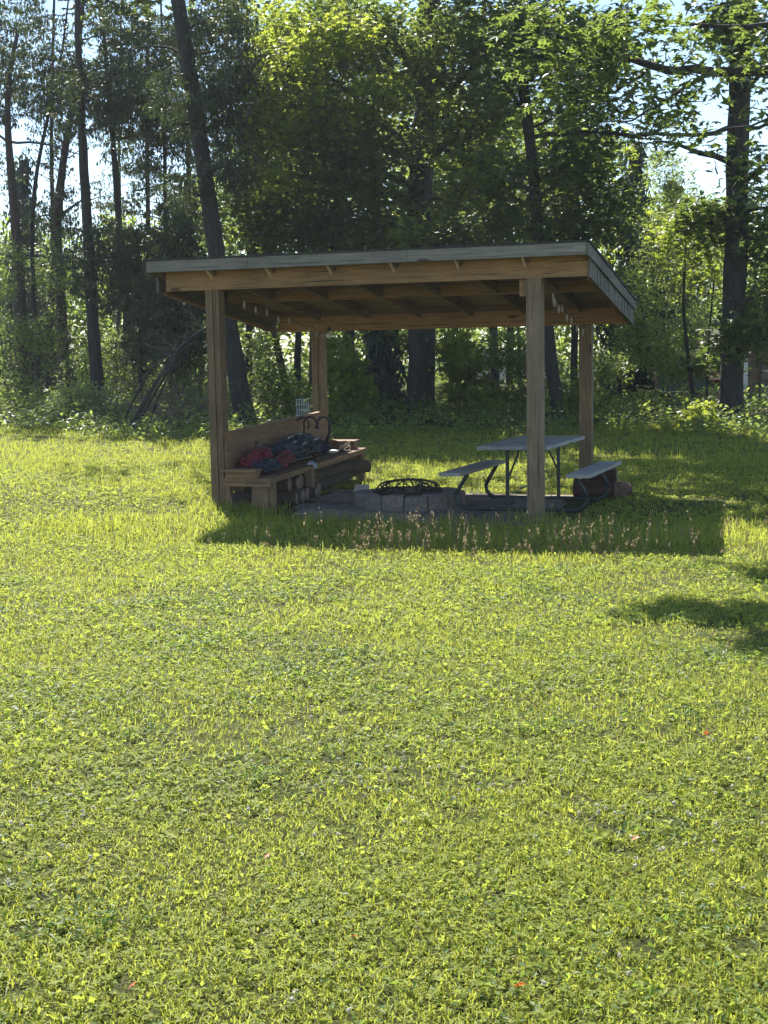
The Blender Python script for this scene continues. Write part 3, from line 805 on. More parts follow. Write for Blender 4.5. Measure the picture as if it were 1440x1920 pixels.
class Tree:
    def __init__(s, name, label, cat, path, d, width, barkm, group=None, top=None, flare=1.35, sides=14, ttaper=.75):
        """path: photograph pixels (x, y) from low to high at distance d"""
        P = [at(px, py, d) for px, py in path]
        base = P[0].copy(); base[2] = G1(base[0], base[1]) - .15
        if P[0][2] - base[2] > .3: P = [base] + P
        else: P[0] = base
        if top and top > P[-1][2]:
            dr = P[-1] - P[-2] if len(P) > 1 else np.array([0, 0, 1.]); dr = dr / max(dr[2], .1)
            P.append(P[-1] + dr * (top - P[-1][2]) * .5); P.append(P[-1] + np.array([dr[0]*.3, .2, 1]) * (top - P[-1][2]))
        P = np.array(P); P[1:, 1] += rng.normal(0, .04, len(P) - 1)
        # resample
        L = np.concatenate([[0], np.cumsum(np.linalg.norm(np.diff(P, axis=0), axis=1))])
        k = max(8, int(L[-1] / .45)); t = np.linspace(0, L[-1], k)
        Q = np.stack([np.interp(t, L, P[:, i]) for i in range(3)], 1)
        for _ in range(2): Q[1:-1] = (Q[:-2] + 2*Q[1:-1] + Q[2:]) / 4
        r0 = width * pxm(d) / 2
        frac = t / L[-1]
        rad = r0 * (1 - (1 - (1-ttaper)) * frac * .95)
        rad = r0 * np.maximum(1 - ttaper * frac ** 1.3, .12)
        rad *= 1 + (flare - 1) * np.exp(-t / .35)
        s.root = thing(name, label, cat, tuple(base + np.array([0, 0, .15])), 0, group)
        s.o = np.array(s.root.location)
        s.Q = Q; s.rad = rad; s.d = d
        mb = MB(); mb.tube(Q - s.o, rad, sides, jit=.05)
        s.trunk = mb.build('trunk', barkm, s.root); s.bark = barkm
        s.limbs = MB(); s.leaves = MB(); s.nl = 0; s.nf = 0
    def near(s, p):
        z = np.clip(p[2] - .5 * np.hypot(*(p[:2] - s.Q[len(s.Q)//2][:2])) * .5, s.Q[2][2], s.Q[-1][2])
        i = int(np.argmin(np.abs(s.Q[:, 2] - z))); return i
    def limb(s, p1, r=None, i=None, sag=.06, taper=.2, k=8):
        i = s.near(np.asarray(p1)) if i is None else i
        r = r or s.rad[i] * .35
        pts = curve_to(s.Q[i], p1, sag, k)
        mb = MB(); mb.tube(pts - s.o, np.linspace(r, max(r*taper, .006), len(pts)), 6, jit=.05); mb.build('limb', s.bark, s.root)
        return pts
    def limbpath(s, pix, d, r0, r1):
        P = np.array([at(x, y, dd) for (x, y), dd in zip(pix, np.broadcast_to(d, len(pix)))])
        L = np.concatenate([[0], np.cumsum(np.linalg.norm(np.diff(P, axis=0), axis=1))]); t = np.linspace(0, L[-1], max(8, int(L[-1]/.3)))
        Q = np.stack([np.interp(t, L, P[:, i]) for i in range(3)], 1)
        for _ in range(2): Q[1:-1] = (Q[:-2] + 2*Q[1:-1] + Q[2:]) / 4
        Q[1:-1] += rng.normal(0, .015, (len(Q)-2, 3))
        mb = MB(); mb.tube(Q - s.o, np.linspace(r0, r1, len(Q)), 7, jit=.06); mb.build('limb', s.bark, s.root)
        return Q
    def blob(s, px, py, rx, ry, n, d=None, dr=1.6, per=20, rad=.5, size=.13, kind='maple', twig=True, tmpl=MAPLE, limb=True, **kw):
        """foliage clump centred at pixel px,py with pixel radii rx,ry, n sprays"""
        d = d or s.d
        c = at(px, py, d); r = (rx*pxm(d), dr, ry*pxm(d))
        return s.wblob(c, r, n, per, rad, size, kind, twig, tmpl, limb, **kw)
    def wblob(s, c, r, n, per=20, rad=.42, size=.13, kind='maple', twig=True, tmpl=MAPLE, limb=True, **kw):
        if kind == 'hang': n = int(n * 1.9)
        cen = ellip(n, c, r)
        if kind == 'hang': hanging(s.leaves, cen - s.o, per, rad, size)
        else: sprays(s.leaves, cen - s.o, per, rad, size, tmpl, **kw)
        if limb: s.limb(c + np.array([0, 0, -.1]))
        if twig:
            for q in cen[::2]:
                m = c + (q - c) * rng.uniform(.45, .8) + rng.normal(0, .12, 3)
                s.leaves.tube(curve_to(m, q, .05, 4) - s.o, [.014, .011, .007, .004], 3, cap=False, mi=1)
        s.nf += n
    def done(s, leafm):
        if s.leaves.n: s.leaves.build('crown', [leafm, s.bark], s.root)
        return s

exec_trees = True

# ================================================================== BIG TREES
def overhead(t, n=26, c=None, r=(2.6, 2.2, 1.8), size=.2, zc=11.2):
    """the part of the crown above the picture: it shades the ground"""
    p = t.Q[-1] if c is None else np.asarray(c)
    t.wblob(np.array([p[0], p[1], zc]), r, n, 16, .55, size, twig=False)

# --- broken-topped trunk at the far left
t = Tree('conifer_tree', 'leaning dark trunk with a broken-off stub top at the left edge of the woods', 'tree',
         [(42, 755), (38, 560), (32, 460), (18, 300), (12, 200), (20, 110), (32, 62)], 33, 25, M['bark2'])
t.limbpath([(14, 265), (40, 268), (80, 265), (130, 285), (150, 290)], 33, .035, .012)
t.limbpath([(22, 270), (-10, 245), (-40, 250)], 33, .04, .02)
for px, py, rx, ry, n in ((20, 110, 34, 40, 14), (60, 150, 40, 22, 12), (-10, 190, 40, 40, 14)):
    t.blob(px, py, rx, ry, n, kind='hang', per=44, rad=.30, size=.26)
t.done(M['cedar'])
# --- slender dark stem
t = Tree('cedar_tree', 'slender dark stem curving up beside the broken-topped trunk', 'tree',
         [(75, 758), (66, 620), (58, 440), (66, 330), (84, 245), (100, 180), (118, 90), (128, 0)], 35, 11, M['bark1'])
for px, py, rx, ry, n in ((120, 130, 50, 40, 26), (95, 205, 30, 25, 12), (60, 560, 30, 60, 16)):
    t.blob(px, py, rx, ry, n, kind='hang', per=44, rad=.30, size=.26)
t.done(M['cedar'])
# --- reddish leaning
t = Tree('cedar_tree', 'reddish brown cedar trunk leaning to the right, third from the left', 'tree',
         [(124, 760), (116, 600), (104, 430), (118, 300), (132, 220), (146, 120), (160, -40)], 36, 22, M['bark2'], top=11.5)
for px, py, rx, ry, n in ((150, 145, 60, 36, 40), (105, 130, 50, 26, 20), (80, 180, 60, 26, 20), (60, 30, 40, 30, 8)):
    t.blob(px, py, rx, ry, n, kind='hang', per=46, rad=.32, size=.26)
for a in ((85, 280, 36, 40, 10), (110, 380, 36, 40, 16), (70, 400, 30, 30, 12), (195, 360, 24, 40, 12)): t.blob(*a, kind='hang', per=34, rad=.34, size=.22)
t.limbpath([(120, 300), (142, 285), (160, 280)], 36, .02, .008)
for a in ((95, 250, 40, 26, 12), (110, 330, 26, 40, 6), (60, 100, 50, 30, 10), (100, 60, 50, 40, 12), (100, 410, 40, 26, 16)): t.blob(*a, kind='hang', per=40, rad=.3, size=.24)
t.done(M['cedar'])
# --- straight tall cedar
t = Tree('cedar_tree', 'tall straight cedar trunk rising bare against the sky left of the shelter', 'tree',
         [(186, 765), (176, 640), (164, 440), (158, 330), (152, 200), (146, 60), (144, -40)], 31, 25, M['bark1'], top=12)
for px, py, rx, ry, n in ((175, 170, 62, 34, 44), (205, 60, 30, 50, 26), (165, 225, 50, 20, 18), (230, 150, 50, 60, 40), (190, 520, 50, 60, 40), (150, 470, 40, 50, 26), (210, 430, 40, 24, 16)):
    t.blob(px, py, rx, ry, n, kind='hang', per=46, rad=.30, size=.24)
t.limbpath([(155, 130), (120, 135), (80, 118)], 31, .03, .01); t.limbpath([(160, 138), (190, 128), (230, 95)], 31, .03, .01)
overhead(t, 100, c=(-6, 35, 11.9), r=(6.0, 2.5, .9), zc=12.0); t.done(M['cedar'])
# --- dark thin
t = Tree('cedar_tree', 'dark cedar trunk with hanging foliage, second from the right among the left-hand cedars', 'tree',
         [(252, 745), (240, 600), (224, 440), (216, 320), (204, 180), (196, 80), (188, -40)], 36, 17, M['bark1'], top=12)
for px, py, rx, ry, n in ((235, 215, 50, 40, 46), (270, 90, 40, 60, 44), (290, 180, 50, 40, 44), (215, 20, 30, 30, 14)):
    t.blob(px, py, rx, ry, n, kind='hang', per=48, rad=.32, size=.26)
overhead(t, 12); t.done(M['cedar'])
# --- thin pole
t = Tree('cedar_tree', 'thin straight cedar pole seen against the sky gap beside the big leaning tree', 'tree',
         [(322, 740), (314, 560), (311, 400), (308, 250), (305, 120), (300, -40)], 38, 11, M['bark1'], top=11.5)
t.limbpath([(252, 358), (290, 350), (330, 335), (352, 325)], 38, .025, .02)
t.limbpath([(300, 400), (325, 360), (350, 330)], 38, .03, .02)
for px, py, rx, ry, n in ((240, 300, 40, 26, 14), (255, 370, 40, 30, 12), (340, 390, 40, 30, 20), (310, 330, 40, 40, 16), (180, 380, 30, 30, 6), (310, 220, 50, 46, 52), (320, 90, 50, 50, 50), (270, 270, 40, 36, 26), (335, 255, 24, 50, 22)):
    t.blob(px, py, rx, ry, n, kind='hang', per=48, rad=.34, size=.26)
overhead(t, 10); t.done(M['cedar'])
# --- the big leaning hemlock that passes behind the shelter
t = Tree('hemlock_tree', 'big dark leaning trunk that passes behind the left end of the shelter roof', 'tree',
         [(462, 812), (446, 700), (428, 610), (402, 450), (388, 350), (372, 240), (350, 110), (334, 0), (328, -40)], 27, 36, M['bark1'], top=12.5, ttaper=.5)
for px, py, rx, ry, n in ((420, 90, 60, 70, 70), (400, 200, 50, 50, 50), (440, 290, 46, 60, 50), (330, 180, 40, 50, 34), (350, 350, 40, 40, 22), (450, 180, 50, 60, 50), (410, 20, 60, 30, 30)):
    t.blob(px, py, rx, ry, n, kind='hang', per=50, rad=.30, size=.22)
for pix in ([(372, 230), (330, 230), (290, 250), (262, 300)], [(355, 130), (400, 160), (440, 210)], [(340, 70), (380, 110), (400, 150)], [(350, 105), (310, 85), (250, 90)]):
    t.limbpath(pix, 27, .035, .01)
overhead(t, 34, r=(3.6, 2.6, 1.3), zc=11.8); t.done(M['cedar'])
for px, top_, d, w, lb, blobs in (
        (96, -40, 40, 10, 'thin leaning pole between the second and third trunks at the left', ((110, 200, 40, 40, 16), (70, 60, 40, 40, 16))),
        (275, -40, 42, 11, 'thin dark pole between the dark cedar and the straight pole', ((270, 40, 40, 40, 24), (260, 150, 36, 40, 22), (280, 330, 30, 40, 12))),
        (352, -40, 40, 12, 'dark pole half hidden behind the big leaning trunk', ((350, 60, 40, 50, 30), (365, 300, 36, 50, 26), (345, 400, 30, 40, 18))),
        (-12, -40, 38, 14, 'dark cedar at the very left edge behind the broken-topped trunk', ((0, 60, 40, 50, 26), (10, 150, 40, 40, 22), (20, 10, 60, 26, 18), (-10, 300, 30, 60, 16))),
        (222, -40, 45, 8, 'thinnest distant pole left of the dark cedar', ((225, 100, 30, 50, 16), (200, 250, 30, 30, 8)))):
    t = Tree('cedar_tree', lb, 'tree', [(px - 6, 760), (px + 4, 500), (px, 250), (px + 6, top_)], d, w, M['bark1'], ttaper=.6)
    for b in blobs: t.blob(*b, kind='hang', per=44, rad=.34, size=.26)
    for _ in range(7):
        i = int(rng.integers(len(t.Q)//4, len(t.Q) - 3)); t.limb(t.Q[i] + np.array([rng.choice([-1, 1])*rng.uniform(.4, 1.1), rng.normal(0, .3), rng.uniform(-.25, .35)]), r=.016, i=i)
    t.done(M['cedar'])
# --- two stems seen between the left posts
t = Tree('young_maple', 'thin crooked grey stem seen between the left posts of the shelter', 'tree',
         [(540, 790), (538, 720), (528, 680), (512, 640), (505, 560), (500, 430), (510, 300), (505, 150)], 30, 15, M['bark1'], top=9)
for px, py, rx, ry, n in ((540, 60, 60, 50, 60), (500, 420, 50, 40, 40), (500, 340, 36, 40, 26)):
    t.blob(px, py, rx, ry, n, per=20)
t.done(M['maple_sunlit'])
t = Tree('young_maple', 'dark upright stem just left of the rear left post under the roof', 'tree',
         [(560, 790), (556, 700), (560, 620), (566, 480), (575, 330), (590, 150)], 33, 14, M['bark1'], top=10)
for px, py, rx, ry, n in ((600, 200, 70, 50, 60), (560, 330, 50, 40, 36)):
    t.blob(px, py, rx, ry, n, per=20)
t.done(M['maple_sunlit'])
# --- centre giant
t = Tree('maple_tree', 'huge furrowed maple trunk seen behind the middle of the shelter', 'tree',
         [(786, 812), (790, 700), (792, 620), (782, 430), (788, 330), (800, 220), (804, 100), (806, -30)], 30, 50, M['bark3'], top=12.5, ttaper=.35, flare=1.5, sides=20)
for pix in ([(790, 250), (830, 190), (880, 130), (960, 60), (1000, 0)], [(785, 300), (720, 230), (640, 160), (560, 110)], [(784, 380), (700, 350), (620, 340), (560, 330)], [(800, 160), (740, 80), (690, 10)], [(795, 260), (860, 290), (930, 320)]):
    t.limbpath(pix, [30, 29.5, 29, 28.5, 28.2][:len(pix)], .09, .02)
for px, py, rx, ry, n, d in ((620, 300, 120, 70, 84, 28.5), (560, 200, 80, 60, 56, 28.2), (720, 120, 110, 80, 93, 28.6), (700, 260, 100, 60, 81, 28.4), (860, 120, 90, 70, 81, 28.6), (640, 400, 130, 50, 78, 29),
                          (560, 400, 80, 50, 50, 29), (880, 240, 60, 40, 37, 28.6), (820, 380, 90, 50, 56, 31.5), (640, 40, 110, 50, 62, 28.8), (880, 20, 90, 40, 43, 29), (900, 420, 80, 40, 43, 29.4), (700, 350, 60, 40, 37, 28.2), (560, 450, 120, 34, 70, 29), (700, 440, 110, 40, 70, 28.6), (860, 452, 100, 30, 50, 28.8), (470, 380, 50, 60, 40, 29)):
    t.blob(px, py, rx, ry, n, d=d, dr=1.3, per=22)
overhead(t, 80, c=(-1.5, 35.5, 11.8), r=(7.0, 2.6, 1.1), zc=11.8); t.done(M['maple'])
# --- pale sunlit maple behind and above
t = Tree('maple_tree', 'paler sunlit maple behind the huge middle trunk, bright leaves toward the upper left', 'tree',
         [(650, 790), (655, 600), (640, 400), (610, 200), (600, 40)], 35, 24, M['bark3'], top=13, ttaper=.6)
for px, py, rx, ry, n in ((560, 90, 90, 50, 120), (650, 60, 80, 50, 90), (520, 230, 70, 50, 90), (600, 200, 70, 50, 80), (760, 140, 70, 60, 70), (730, 430, 60, 40, 50), (490, 130, 40, 60, 50), (800, 60, 60, 50, 60), (860, 330, 70, 60, 70), (500, 320, 60, 50, 60)):
    t.blob(px, py, rx, ry, n, dr=1.6, per=20, size=.15)
for px, py, rx, ry, n in ((540, 110, 80, 50, 46), (640, 70, 70, 40, 36), (500, 230, 56, 40, 38), (620, 215, 60, 30, 28), (840, 215, 40, 40, 20), (880, 330, 50, 40, 26), (758, 440, 30, 30, 14), (720, 170, 50, 30, 20), (520, 330, 40, 40, 18)):
    t.blob(px, py, rx, ry, n, d=27.2, dr=.9, per=16, size=.13, rad=.42)  # sunlit patches put in as brighter leaves, well ahead of this trunk
t.done(M['maple_sunlit'])
# --- forked tree right of the middle
t = Tree('maple_tree', 'forked dark maple trunk rising behind the right half of the shelter roof', 'tree',
         [(1052, 815), (1040, 720), (1028, 640), (1014, 500), (1006, 400), (996, 280), (984, 200), (976, 100), (970, -30)], 27, 25, M['bark1'], top=12, ttaper=.5)
t.limbpath([(992, 250), (975, 195), (945, 160), (930, 130)], 27, .06, .03)
t.limbpath([(1000, 258), (1050, 250), (1120, 248), (1190, 256), (1240, 262)], [27, 26.6, 26, 25.6, 25.2], .05, .012)
t.limbpath([(980, 160), (1030, 100), (1090, 60), (1140, 20)], 27, .05, .015)
for px, py, rx, ry, n, d in ((1060, 110, 80, 60, 68, 26.6), (1000, 60, 80, 50, 61, 27), (1100, 210, 70, 50, 54, 26.4), (940, 320, 60, 50, 41, 27.5), (1080, 320, 80, 50, 75, 26.8), (1120, 400, 70, 44, 61, 27), (1040, 420, 70, 40, 48, 27.2), (930, 180, 40, 60, 27, 27.4), (1130, 60, 60, 40, 34, 26), (960, 400, 50, 40, 31, 27.5)):
    t.blob(px, py, rx, ry, n, d=d, dr=1.2, per=22)
overhead(t, 170, c=(2.7, 26.6, 11.4), r=(3.9, 3.0, 1.0), size=.23, zc=11.4); t.done(M['maple'])
# --- filler maple behind, in the sunlit leaf colour
t = Tree('maple_tree', 'pale green maple glowing behind the forked trunk above the roof', 'tree',
         [(930, 790), (925, 600), (915, 400), (920, 250), (910, 60)], 36, 17, M['bark3'], top=12)
for px, py, rx, ry, n in ((900, 320, 60, 60, 70), (930, 210, 60, 60, 70), (1090, 290, 80, 40, 70), (860, 400, 80, 40, 60), (1040, 200, 60, 50, 40), (1010, 380, 70, 50, 60), (940, 80, 80, 60, 70)):
    t.blob(px, py, rx, ry, n, dr=1.6, per=20, size=.15)
t.done(M['maple_sunlit'])
# --- big right trunk
t = Tree('maple_tree', 'thick straight maple trunk standing bare against the sky at the right edge', 'tree',
         [(1368, 812), (1372, 740), (1374, 600), (1381, 420), (1384, 300), (1389, 150), (1392, -40)], 27, 43, M['bark3'], top=13, ttaper=.28, flare=1.3, sides=18)
t.limbpath([(1386, 235), (1345, 250), (1280, 254), (1200, 252), (1130, 248)], [27, 26.8, 26.4, 26, 25.6], .055, .015)
t.limbpath([(1388, 245), (1420, 240), (1470, 225)], 27, .05, .03)
t.limbpath([(1378, 560), (1410, 600), (1460, 560)], 27, .05, .02)
for px, py, rx, ry, n, d in ((1400, 60, 50, 50, 38, 26.6), (1340, 40, 40, 36, 27, 26.4), (1430, 130, 30, 30, 14, 26.4), (1350, 410, 80, 24, 45, 27.4), (1430, 440, 40, 40, 30, 26.6), (1400, 620, 60, 40, 52, 26.2), (1432, 300, 26, 40, 14, 26.2),
                          (1300, 400, 50, 26, 22, 27.4), (1440, 540, 40, 60, 38, 27.6), (1225, 255, 50, 22, 12, 26), (1440, 380, 26, 40, 15, 26)):
    t.blob(px, py, rx, ry, n, d=d, dr=1.0, per=18, size=.14)
overhead(t, 190, c=(3.8, 28.6, 11.4), r=(4.2, 3.2, 1.0), size=.24, zc=11.4); t.done(M['maple'])

# --- near maple whose limbs reach in from the right (its trunk stands just outside the picture)
t = Tree('maple_tree', 'maple whose long limbs with star-shaped leaves reach across the sky from the upper right', 'tree',
         [(1800, 900), (1790, 600), (1780, 300), (1770, 0)], 19.5, 60, M['bark3'], top=10.5, ttaper=.5)
t.limbpath([(1780, 150), (1560, 120), (1440, 136), (1290, 134), (1215, 128), (1160, 110), (1090, 85), (1020, 60)], [19.5, 19.2, 19, 19, 18.9, 18.8, 18.7, 18.6], .12, .025)
t.limbpath([(1215, 132), (1185, 155), (1150, 175), (1100, 190)], 18.9, .03, .01)
t.limbpath([(1330, 135), (1290, 170), (1240, 190), (1200, 225), (1160, 230)], 18.9, .035, .01)
t.limbpath([(1780, 20), (1560, 40), (1400, 50), (1350, 52), (1290, 45), (1220, 38)], 19.2, .08, .015)
t.limbpath([(1560, 120), (1480, 200), (1400, 240), (1330, 250)], 19.3, .03, .010)
def near_spray(px, py, rx, ry, n, d=18.8, per=10, lm=.15):
    t.blob(px, py, rx*1.15, ry*1.15, max(3, int(n*.38)), d=d, dr=1.2, per=per, rad=.36, size=lm*.92, limb=False, tilt=.6)
for a in ((1100, 60, 110, 60, 90), (1060, 150, 80, 44, 44), (1180, 60, 70, 40, 36), (1250, 145, 80, 26, 34), (1260, 190, 50, 30, 26), (1130, 180, 60, 30, 26), (1230, 215, 50, 26, 22), (1200, 95, 50, 26, 16), (1310, 90, 40, 26, 12), (1420, 60, 40, 60, 30),
          (1350, 20, 60, 26, 20), (1290, 60, 40, 30, 8), (1345, 235, 50, 12, 5), (1325, 290, 36, 20, 7), (1400, 140, 50, 20, 10), (1430, 215, 30, 22, 7), (1240, 30, 60, 24, 16), (1425, 330, 24, 50, 9), (1170, 130, 60, 26, 26), (1000, 30, 60, 40, 26)):
    near_spray(*a)
# the crown that throws the ragged shadow on the lawn at the right
for gx, gy, rx_, ry_, n in ((2.2, 8.2, .5, .34, 26), (2.35, 9.1, .7, .20, 24), (1.6, 9.4, .4, .12, 7), (3.0, 8.6, .7, .9, 60), (3.0, 10.8, .5, .5, 22), (4.6, 9.5, 1.2, 1.8, 90)):
    c = np.array([gx - .215*8.6, gy + .75*8.6, 8.6])
    t.wblob(c, (rx_, ry_, .35), n, 14, .26, .17, limb=False, twig=False)
for e in ((.3, 14.7, 8.6), (1.2, 15.2, 8.6), (2.8, 16, 8.6)):
    t.limb(np.array(e), r=.06)
t.wblob(np.array([8.5, 18.5, 9.4]), (2.4, 2.4, 1.6), 60, 16, .5, .2, twig=False)
t.done(M['maple'])

# --- rank of maples deeper in
for px, d, n, lb in ((465, 36, 150, 'shaded maple filling the gap just right of the big leaning trunk'), (585, 40, 200, 'maple whose crown closes the view above the rear left post'),
                     (705, 40, 190, 'dark maple directly left of the huge middle trunk'), (850, 39, 200, 'maple directly right of the huge middle trunk'),
                     (955, 41, 200, 'maple crown filling the view behind the front right post'), (1075, 40, 180, 'maple crown standing behind the rear right post')):
    t = Tree('maple_tree', lb, 'tree', [(px, 770), (px + 4, 500), (px - 6, 200), (px, 20)], d, 14, M['bark1'], group='maples in the second rank', ttaper=.6)
    hi = 20 if px < 1000 else 240
    t.blob(px, (hi + 640)/2, 95, (640 - hi)/2, n, per=16, size=.19, tmpl=LEAF, tilt=.8, dr=1.8, rad=.55, flat=.4)
    t.done(M['maple_sunlit'] if d > 38 else M['maple'])

# --- dark spruces behind
def spruce(label, px, ytop, ybase, d, halfw, n, leaf='spruce', group=None):
    t = Tree('spruce_tree', label, 'tree', [(px, ybase), (px, (ybase + ytop) / 2), (px, ytop)], d, 12, M['bark1'], group=group, ttaper=.9)
    zb, zt = at(px, ybase, d)[2] + .3, at(px, ytop, d)[2]
    cx = at(px, ytop, d)[0]; hw = halfw * pxm(d)
    lev = max(14, int((zt - zb) / .26))
    for i in range(lev):
        f = i / lev; z = zb + (zt - zb) * f; r = hw * (1 - f) ** .85 * rng.uniform(.8, 1.15) + .08
        for k in range(8):
            a = rng.uniform(0, 2*np.pi); e = np.array([cx + r*math.cos(a), d + r*math.sin(a), z - r*.22])
            c = np.array([cx, d, z])
            t.leaves.tube(curve_to(c, e, .04, 4) - t.o, [.02, .014, .009, .004], 3, cap=False, mi=1)
            m = int(n * 1.6 * (.3 + r / hw))
            s_ = rng.uniform(.15, 1, m)[:, None]
            p = c*(1 - s_) + e*s_ + rng.normal(0, .10, (m, 3)) * (1 + r)
            put(t.leaves, NARROW, p - t.o, .24*rng.uniform(.6, 1.3, m), rot_hang(m))
    t.done(M[leaf])
spruce('small dark spruce with a pointed top against the sky at the far left', 42, 285, 740, 44, 75, 16)
spruce('dark blue-green spruce rising behind the right corner of the roof', 1190, 250, 740, 40, 90, 22)
spruce('second dark spruce in the shade just right of the roof corner spruce', 1262, 330, 735, 42, 70, 22)
for lb, px, yb, d, blobs in (('shaded young cedar with dense boughs left of the shelter', 330, 770, 31.5, ((330, 640, 40, 60, 60), (320, 520, 44, 60, 64), (335, 440, 40, 44, 44), (300, 580, 40, 50, 40), (370, 600, 34, 60, 40))),
                             ('shaded young cedar between the straight cedar trunk and the shelter roof', 262, 765, 33, ((262, 640, 36, 50, 36), (255, 540, 44, 60, 56), (270, 460, 44, 44, 46), (225, 470, 40, 40, 30)))):
    t = Tree('cedar_tree', lb, 'tree', [(px, yb), (px + 3, 600), (px - 4, 430)], d, 11, M['bark1'], ttaper=.85)
    for b in blobs: t.blob(*b, kind='hang', per=46, rad=.32, size=.26)
    t.done(M['cedar'])
spruce('dark low spruce seen under the roof left of the huge maple trunk', 716, 545, 800, 31, 44, 12)

# --- bright airy bushes and saplings at the right
t = Tree('young_maple', 'tall curved sapling with thin dark stem in front of the pale right-hand bushes', 'tree',
         [(1305, 760), (1292, 680), (1282, 600), (1276, 540), (1290, 470), (1285, 420)], 29, 9, M['bark1'])
for a in ((1290, 430, 50, 26, 30), (1260, 440, 40, 24, 20), (1320, 480, 30, 30, 16)): t.blob(*a, per=16, size=.12)
t.done(M['maple_sunlit'])
t = Tree('young_maple', 'very thin sapling stem just left of the thick right-hand trunk', 'tree',
         [(1325, 760), (1326, 680), (1334, 560), (1345, 480)], 30, 6, M['bark1'])
for a in ((1340, 500, 30, 40, 22),): t.blob(*a, per=16, size=.11)
t.done(M['maple_sunlit'])
def bush(label, px, ybase, d, blobs, leafm='shrub', size=.085, per=26, rad=.3, name='leafy_bush', tmpl=LEAF, dr=.9):
    t = Tree(name, label, 'bush', [(px, ybase), (px + 3, ybase - 40)], d, 5, M['bark1'], ttaper=.8)
    for b in blobs: t.blob(*b, per=per, rad=rad, size=size, tmpl=tmpl, tilt=.8, dr=dr, flat=.3, droop=.1)
    t.done(M[leafm]); return t
bush('bright yellow-green bush rising at the right rear corner of the shelter', 1205, 760, 30, [(1190, 590, 36, 50, 60), (1215, 640, 60, 50, 90), (1180, 530, 20, 40, 24), (1262, 690, 36, 30, 44), (1225, 560, 26, 30, 20)])
bush('tall pale grey-green bush in front of the sky gap at the right', 1300, 760, 36, [(1300, 400, 40, 50, 60), (1250, 330, 36, 46, 56), (1330, 480, 40, 60, 80), (1280, 480, 50, 60, 90), (1230, 420, 30, 50, 50), (1310, 560, 50, 60, 90), (1215, 500, 30, 60, 50), (1240, 290, 20, 24, 16)], 'far', .10)
bush('wide leafy bush below the pale one, above the sunlit clearing', 1250, 765, 32, [(1260, 660, 60, 40, 90), (1300, 620, 40, 50, 60), (1195, 660, 50, 22, 40)], 'shrub', .09)
bush('leafy maple shoots with bright leaves behind the fire pit', 860, 790, 29, [(865, 680, 34, 40, 50), (880, 740, 50, 30, 50), (850, 640, 20, 20, 16)], 'maple_sunlit', .13, 18, .35, 'maple_shoots', MAPLE)
bush('leafy maple shoots lit from behind just right of the rear left post', 650, 800, 28, [(640, 690, 36, 30, 36), (660, 740, 36, 40, 50), (630, 650, 24, 20, 14)], 'maple_sunlit', .13, 18, .35, 'maple_shoots', MAPLE)
bush('dense low bush between the huge trunk and the forked trunk', 950, 800, 29.5, [(950, 660, 60, 36, 70), (960, 760, 60, 36, 70), (900, 790, 60, 24, 50), (1000, 700, 40, 60, 50)], 'shrub', .11)
bush('low bush with bright tips in front of the thick right-hand trunk', 1315, 800, 25.5, [(1316, 775, 24, 22, 22), (1290, 800, 40, 14, 22)], 'maple_sunlit', .12, 16, .28, 'maple_shoots', MAPLE, .5)
bush('dark drooping bush at the right edge beside the cottage', 1425, 700, 29, [(1425, 590, 40, 60, 70), (1330, 680, 50, 22, 26)], 'maple', .13, 18, .35, 'leafy_bush', MAPLE)
bush('dense shrub at the foot of the forked trunk', 1075, 800, 27.5, [(1070, 740, 36, 50, 60), (1110, 760, 40, 40, 60), (1140, 690, 36, 30, 40)], 'shrub', .10)
bush('shrub with sunlit tips at the foot of the straight cedar trunk', 175, 790, 28, [(160, 745, 50, 20, 40), (120, 770, 50, 18, 40), (215, 775, 50, 16, 36)], 'shrub', .10)
bush('tangled shrub among the cedar trunks at the left edge', 30, 790, 31, [(30, 640, 40, 60, 60), (20, 730, 60, 36, 60), (90, 640, 30, 60, 40), (10, 500, 30, 60, 40)], 'far', .10)
bush('pale shrub glowing between the cedar trunks left of the fallen poles', 225, 780, 34, [(220, 680, 50, 60, 80), (150, 700, 30, 50, 40), (270, 720, 36, 40, 40), (100, 520, 30, 60, 30)], 'far', .11)
bush('shrub behind the fallen poles beside the front left post', 345, 790, 31, [(350, 740, 40, 40, 60), (300, 760, 40, 24, 36), (380, 690, 24, 40, 30)], 'shrub', .10)
bush('ferny shrub seen between the left posts above the bench back', 500, 790, 29, [(500, 720, 30, 50, 60), (490, 650, 24, 30, 26), (550, 740, 24, 40, 40)], 'shrub', .11)
bush('shaded thicket directly behind the rear of the shelter', 740, 810, 31.5, [(740, 640, 60, 26, 60), (680, 770, 60, 30, 60), (820, 780, 50, 26, 50), (830, 640, 30, 26, 26)], 'maple', .12)

